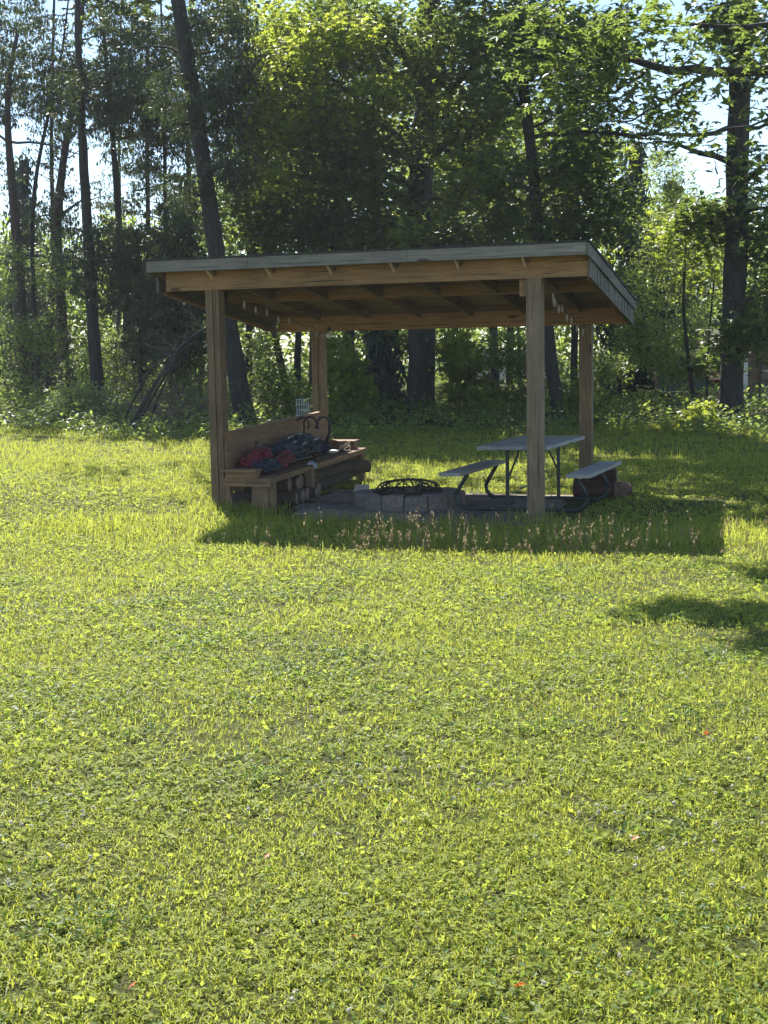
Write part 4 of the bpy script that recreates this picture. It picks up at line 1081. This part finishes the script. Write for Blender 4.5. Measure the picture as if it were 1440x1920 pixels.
# --- far-off wood: one mass of leaves beyond the trees
def far_wood():
    mb = MB()
    prof_x = [-500, -60, 0, 100, 180, 300, 420, 700, 900, 1100, 1180, 1260, 1330, 1440, 1600, 2000]
    prof_y = [380, 430, 430, 455, 440, 425, 300, 200, 200, 260, 340, 400, 420, 430, 380, 300]
    C_ = []
    for i in range(8200):
        px = rng.uniform(-420, 1860); ytop = np.interp(px, prof_x, prof_y) + 25*math.sin(px*.05) + 14*math.sin(px*.13 + 1)
        py = rng.uniform(ytop, 745) if rng.uniform() < .8 else rng.uniform(ytop, ytop + 120)
        d = rng.uniform(46, 60)
        if i > 5600: py = rng.uniform(540, 735); d = rng.uniform(58, 75)
        # an open, sunlit clearing low at the right, seen under the leaves
        if 1120 < px < 1260 and py > 715: continue
        if 880 < px < 1060 and 680 < py < 735 and rng.uniform() < .75: continue
        if 1090 < px < 1290: d += 14
        C_.append(at(px, py, d))
    C_ = np.array(C_)
    sprays(mb, C_, 15, .8, .34, LEAF, flat=.35, tilt=.9)
    # trunks of that wood
    o = mb.build('distant_foliage', M['far'], kind='stuff')
    tag(o, 'distant wood of mixed pale and dark foliage beyond the first trees', 'woods')
far_wood()
k = 0
for px, w, d, top in ((230, 9, 42, 430), (285, 8, 44, 440), (1160, 9, 47, 560), (1188, 10, 46, 560), (1206, 8, 46, 580), (1140, 7, 48, 600), (880, 8, 43, 500), (620, 12, 36, 500), (690, 12, 33, 560), (350, 12, 38, 450), (375, 10, 36, 480), (90, 12, 38, 480), (1100, 8, 40, 500), (975, 8, 42, 500)):
    lb = {230: 'slim distant trunk between the straight cedar and the dark cedar', 285: 'slim distant trunk just left of the thin cedar pole', 1160: 'leaning dark stem in the sunlit clearing at the right, left of a pair', 1188: 'thicker dark stem in the middle of the sunlit clearing at the right',
          1206: 'dark stem slanting at the right side of the sunlit clearing', 1140: 'thin stem at the left edge of the sunlit clearing', 880: 'thin trunk in the thicket behind the spark screen', 620: 'dark trunk immediately right of the rear left post',
          690: 'stout shaded trunk left of the low spruce under the roof', 350: 'shaded trunk behind the leaning poles, nearer the spruce', 375: 'shaded trunk just left of the front left post', 90: 'brown trunk between the two leaning cedars at the left',
          1100: 'thin trunk hidden mostly by the rear right post', 975: 'thin trunk left of the front right post in the thicket'}[px]
    t = Tree('slim_tree', lb, 'tree', [(px, 770), (px + rng.uniform(-6, 6), 650), (px + rng.uniform(-12, 12), top)], d, w, M['bark1'], group='slim trunks deeper in the woods', sides=9)
    t.blob(px, top + 20, 40, 40, 18, d=d, per=16, size=.14)
    t.done(M['maple'])

# --- fallen poles leaning left of the shelter
for i, (pix, r0, r1, lb) in enumerate((([(240, 778), (290, 720), (330, 660), (360, 630), (400, 608)], .048, .022, 'thick fallen pole with a pale sunlit edge leaning up to the shelter'),
                                  ([(250, 782), (305, 710), (345, 650), (380, 618), (420, 600)], .034, .018, 'thinner fallen pole lying close below the thick one'),
                                  ([(222, 760), (280, 690), (330, 655), (372, 640)], .026, .012, 'uppermost and thinnest of the leaning fallen poles'),
                                  ([(275, 775), (300, 735), (325, 690)], .03, .015, 'short broken pole propped under the leaning fallen poles'))):
    P = np.array([at(x, y, 25.5 + .15*i + .0*x) for x, y in pix]); P[0][2] = G1(P[0][0], P[0][1])
    L = np.linspace(0, 1, 14); q = np.linspace(0, 1, len(P))
    Q = np.stack([np.interp(L, q, P[:, j]) for j in range(3)], 1)
    for _ in range(2): Q[1:-1] = (Q[:-2] + 2*Q[1:-1] + Q[2:]) / 4
    root = thing('fallen_pole', lb, 'fallen branch', tuple(P[0]), 0, 'fallen poles left of the shelter')
    mb = MB(); mb.tube(Q - P[0], np.linspace(r0, r1, 14), 8, jit=.06)
    for _k in range(10):
        b = Q[rng.integers(2, 13)]; e = b + np.array([rng.normal(0, .4), rng.normal(0, .3), rng.uniform(-.3, .5)])
        mb.tube(curve_to(b, e, .1, 5) - P[0], [.012, .01, .008, .006, .003], 3, cap=False, mi=1)
    mb.build('stem', [M['bark1'], M['twig']], root)
# --- brush pile
mb = MB()
c = at(350, 735, 27); c[2] = G1(c[0], c[1])
for _ in range(150):
    b = c + rng.normal(0, 1, 3) * (.7, .4, .0); b[2] = G1(b[0], b[1]); e = b + rng.normal(0, 1, 3) * (.7, .5, .28) + (0, 0, .5)
    mb.tube(curve_to(b, e, .12, 5), [.012, .010, .008, .006, .003], 3, cap=False)
tag(mb.build('brush_pile', M['twig']), 'heap of dry reddish brush on the ground left of the front left post', 'brush pile')

# ================================================================== COTTAGE, DECK, OTHER FAR THINGS
M['siding'] = wood('brown_siding', (.10, .065, .045), (.17, .115, .08), (.23, .16, .11), 'x', knots=False)
M['lattice'] = plain('lattice_grey', (.09, .10, .11), .8, var=.2)
M['glass'] = plain('dark_glass', (.03, .045, .06), .08, var=.2, bs=0)
M['whitepaint'] = plain('white_paint', (.75, .75, .73), .6, var=.05)
M['dullpaint'] = plain('dull_painted_wire', (.36, .40, .38), .6, var=.3)
d = 36.0
cx = at(1425, 760, d)[0]
ct = thing('cottage', 'brown wooden cottage wall with a white corner post and window at the right edge', 'cottage', (cx, d, G1(cx, d)), 0)
gz = G1(cx, d)
zt = at(1425, 640, d)[2] - gz
mb = MB(); mb.box(-.45, 5.0, 0, 4.5, -.3, zt); mb.build('wall', M['siding'], ct)
mb = MB(); mb.hexa([(-.9, -.6, zt - .05), (5.4, -.6, zt - .05), (5.4, 5.0, zt + .6), (-.9, 5.0, zt + .6), (-.9, -.6, zt + .05), (5.4, -.6, zt + .05), (5.4, 5.0, zt + .7), (-.9, 5.0, zt + .7)]); mb.build('roof', M['shingle'], ct)
mb = MB(); mb.box(-.50, -.36, -.05, -.001, at(0, 755, d)[2] - gz, at(0, 690, d)[2] - gz); mb.build('corner_board', M['whitepaint'], ct)
z0, z1 = at(0, 748, d)[2] - gz, at(0, 722, d)[2] - gz
mb = MB(); mb.box(.0, 1.0, -.02, -.002, z0, z1); mb.build('window_pane', M['glass'], ct)
mb = MB()
for x in (-.04, .24, .5, .96): mb.box(x, x + .035, -.04, -.021, z0, z1)
mb.box(-.04, 1.0, -.045, -.022, z0 - .05, z0 - .01); mb.box(-.04, 1.0, -.045, -.022, z1, z1 + .03); mb.build('window_frame', M['whitepaint'], ct)
# deck with lattice skirting
dx = at(1272, 770, 35)[0]; dz = G1(dx, 35)
dk = thing('garden_deck', 'dark low deck with criss-cross lattice skirting beyond the bushes at the right', 'deck', (dx, 35, dz), 0)
zd = at(0, 757, 35)[2] - dz
mb = MB(); mb.box(-.6, 2.2, 0, 2.4, zd - .06, zd); mb.build('floor_boards', M['siding'], dk)
mb = MB(); 
for k in range(-4, 26):
    x0 = -.6 + k*.11
    for s in (-1, 1):
        p0 = np.array([x0, -.01*s, 0.0]); L = zd - .07; p1 = p0 + np.array([s*L, 0, L])
        if s < 0: p0, p1 = p0 + np.array([L, 0, 0]), p1 + np.array([L, 0, 0])
        if min(p0[0], p1[0]) < -.6 or max(p0[0], p1[0]) > 2.2: continue
        mb.bar(p0, p1, .012, .03, up=(0, 1, 0))
mb.build('lattice', M['lattice'], dk)
mb = MB()
for x in (-.58, .3, 1.2, 2.18): mb.box(x - .04, x + .04, .02, .1, 0, zd + .8)
mb.box(-.6, 2.2, .03, .09, zd + .75, zd + .8); mb.build('railing', M['siding'], dk)
mb = MB(); mb.box(-.5, .75, .12, .16, zd + .02, zd + .55); mb.build('green_panel', plain('dark_green_panel', (.02, .05, .035), .5), dk)
# brown brush-roofed shed behind the sapling
sx_ = at(1325, 690, 38)[0]; sz = G1(sx_, 38)
sd_ = thing('garden_shed', 'low brown shed roof half hidden by leaves between the sapling and the thick right trunk', 'shed', (sx_, 38, sz), 0)
ze, zp = at(0, 735, 38)[2] - sz, at(0, 660, 38)[2] - sz
mb = MB(); mb.box(-.7, .8, 0, 2.2, -.2, ze); mb.build('wall', M['siding'], sd_)
mb = MB(); mb.hexa([(-.95, -.3, ze - .06), (1.05, -.3, ze - .06), (1.05, 1.1, zp), (-.95, 1.1, zp), (-.95, -.3, ze), (1.05, -.3, ze), (1.05, 1.1, zp + .06), (-.95, 1.1, zp + .06)])
mb.hexa([(-.95, 1.1, zp), (1.05, 1.1, zp), (1.05, 2.5, ze), (-.95, 2.5, ze), (-.95, 1.1, zp + .06), (1.05, 1.1, zp + .06), (1.05, 2.5, ze + .06), (-.95, 2.5, ze + .06)]); mb.build('roof', plain('brown_shingle', (.13, .085, .06), .9, var=.4, scale=25), sd_)
# white trailer glimpsed behind
tx = at(965, 720, 47)[0]; tz_ = G1(tx, 47)
tr = thing('white_trailer', 'long white trailer glimpsed through the leaves behind the fire pit', 'trailer', (tx, 47, tz_), .05)
z0, z1 = at(0, 722, 47)[2] - tz_, at(0, 688, 47)[2] - tz_
mb = MB(); mb.box(-1.6, 1.5, 0, 2.2, z0 - .15, z1 + .3); mb.build('body', M['whitepaint'], tr)
for x in (-1.0, .4):
    mb = MB(); mb.box(x, x + .55, -.02, -.002, z0 + .25, z0 + .6); mb.build('window', M['glass'], tr)
for x in (-.9, .8):
    mb = MB(); mb.tube([(x, -.02, z0 - .2), (x, .2, z0 - .2)], .3, 16); mb.build('wheel', M['black'], tr)
# driveway in the clearing
xa, xb = at(1150, 770, 43)[0], at(1205, 770, 43)[0]
m_, n_, p_, o_ = mat('gravel_drive')
ns_ = N(n_, 'ShaderNodeTexNoise', Scale=14.0, Detail=8.0); n_.links.new(coord(n_), ns_.inputs['Vector'])
n_.links.new(ramp(n_, ns_.outputs[0], [(.3, (.20, .165, .14)), (.7, (.38, .32, .28))]), p_.inputs['Base Color']); p_.inputs['Roughness'].default_value = .95
X, Y = np.meshgrid(np.linspace(-4, 12, 33), np.linspace(43.6, 46.4, 6)); X = X + xa * .6
mb = MB(); mb.add(np.stack([X, Y, G(X, Y) + .02], -1).reshape(-1, 3), [(j*33 + i, j*33 + i + 1, (j+1)*33 + i + 1, (j+1)*33 + i) for j in range(5) for i in range(32)], True)
mb.build('driveway', m_, kind='structure')
# white wire garden chair behind the bench
wx, wd = at(571, 760, 21.5)[0], 21.5; wz = G1(wx, wd)
wc = thing('wire_garden_chair', 'small pale wire garden chair standing in the grass behind the bench back', 'garden chair', (wx, wd, wz), .3)
zt = at(571, 749, wd)[2] - wz; zs = zt - .26
mb = MB()
for x in np.linspace(-.1, .1, 6): mb.tube([(x, .1, zs), (x, .13, zt)], .006, 5)
for z in np.linspace(0, 1, 4): mb.tube([(-.12, .1 + .03*z, zs + z*(zt - zs)), (.12, .1 + .03*z, zs + z*(zt - zs))], .007, 5)
mb.build('back', M['dullpaint'], wc)
mb = MB(); mb.box(-.13, .13, -.14, .12, zs - .02, zs); mb.build('seat', M['dullpaint'], wc)
for x in (-.12, .12):
    for y in (-.13, .11):
        mb = MB(); mb.tube([(x, y, zs - .02), (x*1.1, y*1.1, 0)], .008, 5); mb.build('leg', M['dullpaint'], wc)

# ================================================================== UNDERGROWTH AND GRASS
def undergrowth():
    mb = MB()
    n = 3000
    x = rng.uniform(-14, 14, n); y = 24.2 + rng.uniform(0, 1, n)**1.5 * 13 + .9*np.sin(x*.6) + .4*np.sin(x*1.7) + np.where(x > 1, -.4, 0)
    h = .10 + .30*rng.uniform(0, 1, n)*smoothstep(y, 24, 28)
    c = np.stack([x, y, G(x, y) + h], 1)
    keep = ~((x > 4.5) & (x < 8.5) & (y > 34))
    sprays(mb, c[keep], 18, .34, .11, LEAF, flat=.35, tilt=.7, droop=.1)
    mb.build('undergrowth', M['shrub'], kind='stuff')['label'] = 'low leafy undergrowth along the foot of the woods'
undergrowth()

def blades(mb, x, y, hgt, wid, lean=.35, seg2=True):
    n = len(x); z = G(x, y) - .004
    yaw = rng.uniform(0, 2*np.pi, n); ly = rng.uniform(0, 2*np.pi, n)
    l = np.abs(rng.normal(0, lean, n)) * hgt
    dx, dy = np.cos(yaw)*wid/2, np.sin(yaw)*wid/2
    bx, by = np.cos(ly)*l, np.sin(ly)*l
    b = np.stack([x, y, z], 1)
    wv = np.stack([dx, dy, np.zeros(n)], 1)
    mid = b + np.stack([bx*.35, by*.35, hgt*.6], 1)
    tip = b + np.stack([bx, by, hgt*np.clip(1 - (l/np.maximum(hgt, .001))**2*.35, .4, 1)], 1)
    if seg2:
        v = np.stack([b - wv, b + wv, mid + wv*.8, mid - wv*.8, tip], 1).reshape(-1, 3)
        i = np.arange(n)[:, None]*5
        mb.add(v, np.hstack([i, i+1, i+2, i+3])); mb.add(np.zeros((0, 3)), np.zeros((0, 3), int))
        mb.F[-1] = np.hstack([i+3, i+2, i+4]) + (mb.n - len(v)); mb.S[-1] = np.full(n, False); mb.M[-1] = np.full(n, 0)
    else:
        v = np.stack([b - wv, b + wv, tip], 1).reshape(-1, 3); i = np.arange(n)[:, None]*3
        mb.add(v, np.hstack([i, i+1, i+2]))

def wedge(n, y0, y1, margin=1.3, k=.31):
    """random ground points in the wedge of lawn the picture covers, with a margin either side"""
    out = []
    tot = 0
    while tot < n:
        y = rng.uniform(y0, y1, n*2); x = rng.uniform(-1, 1, n*2)*(k*y1 + margin)
        ok = np.abs(x) < k*y + margin
        out.append(np.stack([x[ok], y[ok]], 1)); tot += ok.sum()
    return np.vstack(out)[:n]
def offpatio(p, m=0.0):
    a, b = WL(p[:, 0], p[:, 1])
    return ~((a > .75 - m) & (a < 4.2 + m) & (b > -.2 - m) & (b < 2.25 + m))
def patchy(p, s=1.0, seed=0):
    x, y = p[:, 0]*s, p[:, 1]*s
    return .5 + .25*(np.sin(x*2.1 + 1.3*np.sin(y*1.7 + seed)) + np.sin(y*2.6 + 1.1*np.sin(x*2.3 + seed*2)))

def holes(p):
    """small thin spots in the near turf where the dark soil shows"""
    x, y = p[:, 0], p[:, 1]
    v = np.sin(x*9.1 + 2.3*np.sin(y*6.3))*np.sin(y*11.7 + 1.9*np.sin(x*7.7)) + .45*np.sin(x*21 + y*17 + 2*np.sin(y*13)) + .3*np.sin(x*1.9 + 1.7*np.sin(y*1.3))
    return (v < 1.0) | (rng.uniform(0, 1, len(p)) < .10 + .9*smoothstep(y, 5.5, 11))
def area(y0, y1, margin=1.3, k=.31): return (y1 - y0)*((k*(y0 + y1)) + 2*margin)
def grass():
    for nm, mt in (('lawn_grass', M['grass']), ):
        mb = MB()
        for y0, y1, dens, h, w in ((2.9, 5.2, 10500, .027, .0050), (5.2, 8.5, 6000, .033, .0072), (8.5, 13.5, 2900, .042, .011), (13.5, 19, 1500, .042, .014), (19, 27, 800, .055, .018)):
            n = int(area(y0, y1)*dens)
            c = wedge(n // 6, y0, y1)                       # tufts
            p = np.repeat(c, 6, 0) + rng.normal(0, .016 + w, (len(c)*6, 2)); p = p[offpatio(p)]
            p = p[rng.uniform(0, 1, len(p)) < .62 + .7*patchy(p, 2.3, 7)*patchy(p, .7, 4)*2]
            p = p[holes(p)]
            hh = h*rng.uniform(.4, 1.35, len(p))*(.7 + .7*patchy(p, .9))
            blades(mb, p[:, 0], p[:, 1], hh, w*rng.uniform(.6, 1.3, len(p)), 1.35, seg2=y0 < 5)
        o = mb.build(nm, mt, kind='stuff'); o['label'] = 'short sunlit mown lawn grass'
    mb = MB()
    p = wedge(26000, 2.9, 12); p = p[rng.uniform(0, 1, len(p)) < .15 + .85*patchy(p, 1.9, 14)]
    blades(mb, p[:, 0], p[:, 1], .022*rng.uniform(.4, 1.3, len(p)), (.0028 + .0004*p[:, 1])*rng.uniform(.7, 1.3, len(p)), 2.6)
    o = mb.build('dead_thatch', M['straw'], kind='stuff'); o['label'] = 'dry straw-coloured clippings lying in the lawn'
    # taller grass: around the shelter, its shadow edge, and the unmown strip at the left
    mb = MB()
    P = []
    p = wedge(26000, 11.8, 14.6); a, b = WL(p[:, 0], p[:, 1])
    k = (a > -1.4) & (a < 6.5) & (b > -2.7) & (b < -.1) & (rng.uniform(0, 1, len(p)) < .25 + .6*patchy(p, 1.6, 3)); P.append((p[k], np.where(b[k] < -2.0, .075, .12)))
    p = wedge(26000, 18.4, 26); k = rng.uniform(0, 1, len(p)) < .5*patchy(p, .8, 2) + .1; P.append((p[k], .11))
    p = wedge(34000, 11.5, 21); a, b = WL(p[:, 0], p[:, 1]); k = (a < -.2) & (rng.uniform(0, 1, len(p)) < .9*patchy(p, 1.1, 1)*smoothstep(p[:, 1] + 1.2*np.sin(p[:, 0]*1.3), 11.5, 15.5)); P.append((p[k], .055))
    p = wedge(5000, 16, 21); P.append((p[offpatio(p, .1)], .12))
    q = []
    for a0, b0 in ((.08, .08), (W + .08, .08), (W + .08, D + .08), (.1, D + .1), (.6, .0), (.1, -.1), (.3, .3)):
        c = np.array(LW(a0, b0)); q.append(c + rng.normal(0, .16, (260, 2)))
    P.append((np.vstack(q), .12))
    for p, h in P:
        blades(mb, p[:, 0], p[:, 1], h*rng.uniform(.5, 1.5, len(p)), .007*rng.uniform(.6, 1.4, len(p)), .65)
    o = mb.build('tall_grass', M['grass'], kind='stuff'); o['label'] = 'taller unmown grass round the shelter and at the edge of the lawn'
    # seed-head grass in front of the shelter
    mb = MB(); mh = MB()
    q = []
    for a0, b0, sa, sb, n in ((3.3, -2.35, .36, .28, 74), (2.8, -2.4, .3, .28, 24), (2.0, -2.4, .5, .3, 12), (4.55, -2.2, .22, .3, 34), (5.3, -2.2, .35, .35, 22), (5.0, -2.3, .15, .2, 12), (3.9, -2.2, .9, .5, 24), (1.0, -2.3, .6, .25, 12), (5.9, -1.7, .4, .5, 16)):
        aa = rng.normal(a0, sa, n); bb_ = rng.normal(b0, sb, n); q.append(np.stack(LW(aa, bb_), 1))
    p = np.vstack(q); n = len(p); h = rng.uniform(.12, .46, n)*rng.uniform(.6, 1.05, n)
    z = G(p[:, 0], p[:, 1]); le = rng.normal(0, .20, (n, 2))*h[:, None]
    for i in range(n):
        b = np.array([p[i, 0], p[i, 1], z[i]]); tp = b + np.array([le[i, 0], le[i, 1], h[i]])
        mb.tube([b, (b + tp)/2 + (0, 0, .01), tp], [.0022, .002, .0015], 3, cap=False)
        m = 9; s = rng.uniform(.66, 1.02, m)[:, None]
        pp = b*(1 - s) + tp*s + rng.normal(0, 1, (m, 3))*np.array([.008, .008, .004])
        mh.V.append(np.zeros((0, 3))); mh.F.append(np.zeros((0, 4), int)); mh.S.append(np.zeros(0, bool)); mh.M.append(np.zeros(0, int))
        put(mh, LEAF, pp, .022*rng.uniform(.6, 1.4, m), rotmats(m, .5) @ np.array([[1,0,0],[0,0,-1],[0,1,0]], float))
    o = mb.build('seed_grass_stems', M['straw'], kind='stuff'); o['label'] = 'thin straw-coloured grass stems along the shadow edge'
    mh.F = [f for f in mh.F if len(f)]; mh.V = [v for v in mh.V if len(v)]; mh.S = [v for v in mh.S if len(v)]; mh.M = [v for v in mh.M if len(v)]
    o = mh.build('seed_heads', M['straw'], kind='stuff'); o['label'] = 'pinkish brown grass seed heads along the shadow edge'
grass()

# clover: three round leaflets on a short stem
CL = []
CF = []
for k in range(3):
    a = k*2*math.pi/3
    def rt(x, y, z): return (x*math.cos(a) - y*math.sin(a), x*math.sin(a) + y*math.cos(a), z)
    o_ = len(CL)
    CL += [rt(0, 0, 0), rt(.30, -.27, .05), rt(.62, -.26, .03), rt(.75, 0, -.03), rt(.62, .26, .03), rt(.30, .27, .05)]
    CF += [(o_, o_+1, o_+2, o_+3), (o_, o_+3, o_+4, o_+5)]
CLOVER = (np.array(CL), np.array(CF))
def clover():
    mb = MB()
    for y0, y1, n, s in ((2.9, 5, 30000, .0115), (5, 8, 46000, .0145), (8, 13, 60000, .019), (13, 20, 50000, .026)):
        p = wedge(n, y0, y1); k = rng.uniform(0, 1, n) < np.clip(1.5*patchy(p, 1.4, 5) - .2, .04, 1); p = p[k]; p = p[offpatio(p, .05)]; p = p[holes(p)]; m = len(p)
        z = G(p[:, 0], p[:, 1]) + rng.uniform(.008, .038, m)
        put(mb, CLOVER, np.stack([p[:, 0], p[:, 1], z], 1), s*rng.uniform(.6, 1.6, m), rotmats(m, .55))
    o = mb.build('clover', M['clover'], kind='stuff'); o['label'] = 'patches of low three-leaved clover in the lawn'
    # loose broad leaves of many kinds mixed through the sward
    mb = MB()
    for y0, y1, n, s in ((2.9, 5, 9000, .026), (5, 8.5, 12000, .030), (8.5, 13.5, 12000, .036), (13.5, 20, 9000, .042)):
        p = wedge(n, y0, y1); k = rng.uniform(0, 1, n) < np.clip(1.6*patchy(p, .8, 12) - .25, .05, 1); p = p[k]; p = p[offpatio(p, .05)]; p = p[holes(p)]; m = len(p)
        put(mb, LEAF, np.stack([p[:, 0], p[:, 1], G(p[:, 0], p[:, 1]) + rng.uniform(.012, .045, m)], 1), s*rng.uniform(.5, 1.4, m), rotmats(m, .75))
    o = mb.build('mixed_weeds', M['clover'], kind='stuff')
    mb2 = MB()
    cc = wedge(230, 2.9, 11); 
    for cx_, cy_ in cc:
        m = int(rng.integers(25, 110)); r_ = rng.uniform(.05, .20)
        q = np.array([cx_, cy_]) + rng.normal(0, r_, (m, 2))*np.array([1.4, .9])
        put(mb2, LEAF, np.stack([q[:, 0], q[:, 1], G(q[:, 0], q[:, 1]) + rng.uniform(.015, .055, m)], 1), (.018 + .0012*cy_)*rng.uniform(.6, 1.5, m), rotmats(m, .6))
    o2 = mb2.build('dark_weed_patches', M['weed_d'], kind='stuff'); o2['label'] = 'darker green clumps of weed in the near lawn'
    o = bpy.data.objects['mixed_weeds']; o['label'] = 'mixed small broad leaves scattered through the lawn'
    # broad weed rosettes (plantain, dandelion)
    mb = MB()
    p = wedge(300, 2.9, 10); c = np.repeat(p, 7, 0); n = len(c)
    a = rng.uniform(0, 2*np.pi, n); L = np.repeat(rng.uniform(.02, .05, len(p)), 7)*rng.uniform(.7, 1.2, n)
    pos = np.stack([c[:, 0] + np.cos(a)*L*.45, c[:, 1] + np.sin(a)*L*.45, G(c[:, 0], c[:, 1]) + .028 + rng.uniform(0, .02, n)], 1)
    yaw = a - np.pi/2
    Rm = rotmats(n, .3, yaw=yaw)
    tm = (LEAF[0]*np.array([.9, 1, 1]), LEAF[1])
    put(mb, tm, pos, L, Rm)
    o = mb.build('broadleaf_weeds', M['clover'], kind='stuff'); o['label'] = 'broad-leaved weed rosettes scattered in the near lawn'
    # white clover flower heads
    bm = bmesh.new(); bmesh.ops.create_icosphere(bm, subdivisions=1, radius=1)
    IV = np.array([v.co[:] for v in bm.verts]); IF = np.array([[v.index for v in f.verts] for f in bm.faces]); bm.free()
    mb = MB()
    p = wedge(2600, 3.0, 10.5); k = rng.uniform(0, 1, 2600) < np.clip(2.2*patchy(p, 1.1, 9) - 1.0, .05, 1) * np.clip(1.35 - p[:, 1]*.09, .3, 1); p = p[k]; n = len(p)
    pos = np.stack([p[:, 0], p[:, 1], G(p[:, 0], p[:, 1]) + rng.uniform(.04, .075, n)], 1)
    # each head is a ball of tiny petals
    for j in range(2):
        put(mb, (IV*np.array([1, 1, .8]), IF), pos + rng.normal(0, .001, (n, 3)), .0058*rng.uniform(.7, 1.25, n), rotmats(n, .4))
    c = np.repeat(pos, 9, 0); d_ = rng.normal(size=c.shape); d_ /= np.linalg.norm(d_, axis=1)[:, None]
    put(mb, LEAF, c + d_*.0075, .0075*rng.uniform(.8, 1.3, len(c)), rotmats(len(c), 1.2))
    o = mb.build('clover_flowers', M['petal'], kind='stuff'); o['label'] = 'small white clover flower heads dotted over the near lawn'
clover()

# a few fallen orange leaves
for (px, py, lb) in ((1325, 1386, 'bright orange fallen leaf on the lawn at the right'), (665, 1772, 'pinkish curled fallen leaf in the near lawn, left of the middle'), (975, 1868, 'orange-red fallen leaf in the lawn near the bottom edge'),
                     (247, 1858, 'orange fallen leaf in the near lawn at the lower left'), (1190, 1590, 'tiny red fallen leaf in the lawn right of the middle'), (500, 1618, 'red fallen leaf in the lawn left of the middle')):
    v = CAM_M.to_3x3() @ Vector(((px - 720)/F_PX, -(py - 960)/F_PX, -1)); t_ = -(H_CAM - .04)/v.z
    mb = MB(); put(mb, MAPLE, np.zeros((1, 3)), [.026], rotmats(1, .3))
    o = mb.build('fallen_leaf', M['orange']); o.location = (v.x*t_, v.y*t_, .045 + G1(v.x*t_, v.y*t_)); o.rotation_euler = (.4, .2, random.uniform(0, 6))
    tag(o, lb, 'leaf', 'fallen orange leaves on the lawn')

# ================================================================== HAZE added to lift the dark tones, standing in for lens flare
hm = bpy.data.materials.new('veil_haze'); hm.use_nodes = True
n = hm.node_tree; n.nodes.clear()
out = n.nodes.new('ShaderNodeOutputMaterial'); vol = n.nodes.new('ShaderNodeVolumePrincipled')
vol.inputs['Color'].default_value = (.86, .92, 1.0, 1); vol.inputs['Density'].default_value = .0005; vol.inputs['Anisotropy'].default_value = .2
n.links.new(vol.outputs[0], out.inputs['Volume'])
mb = MB(); mb.box(-410, 410, -70, 910, -1.6, 17)
tag(mb.build('haze', hm), kind='stuff')
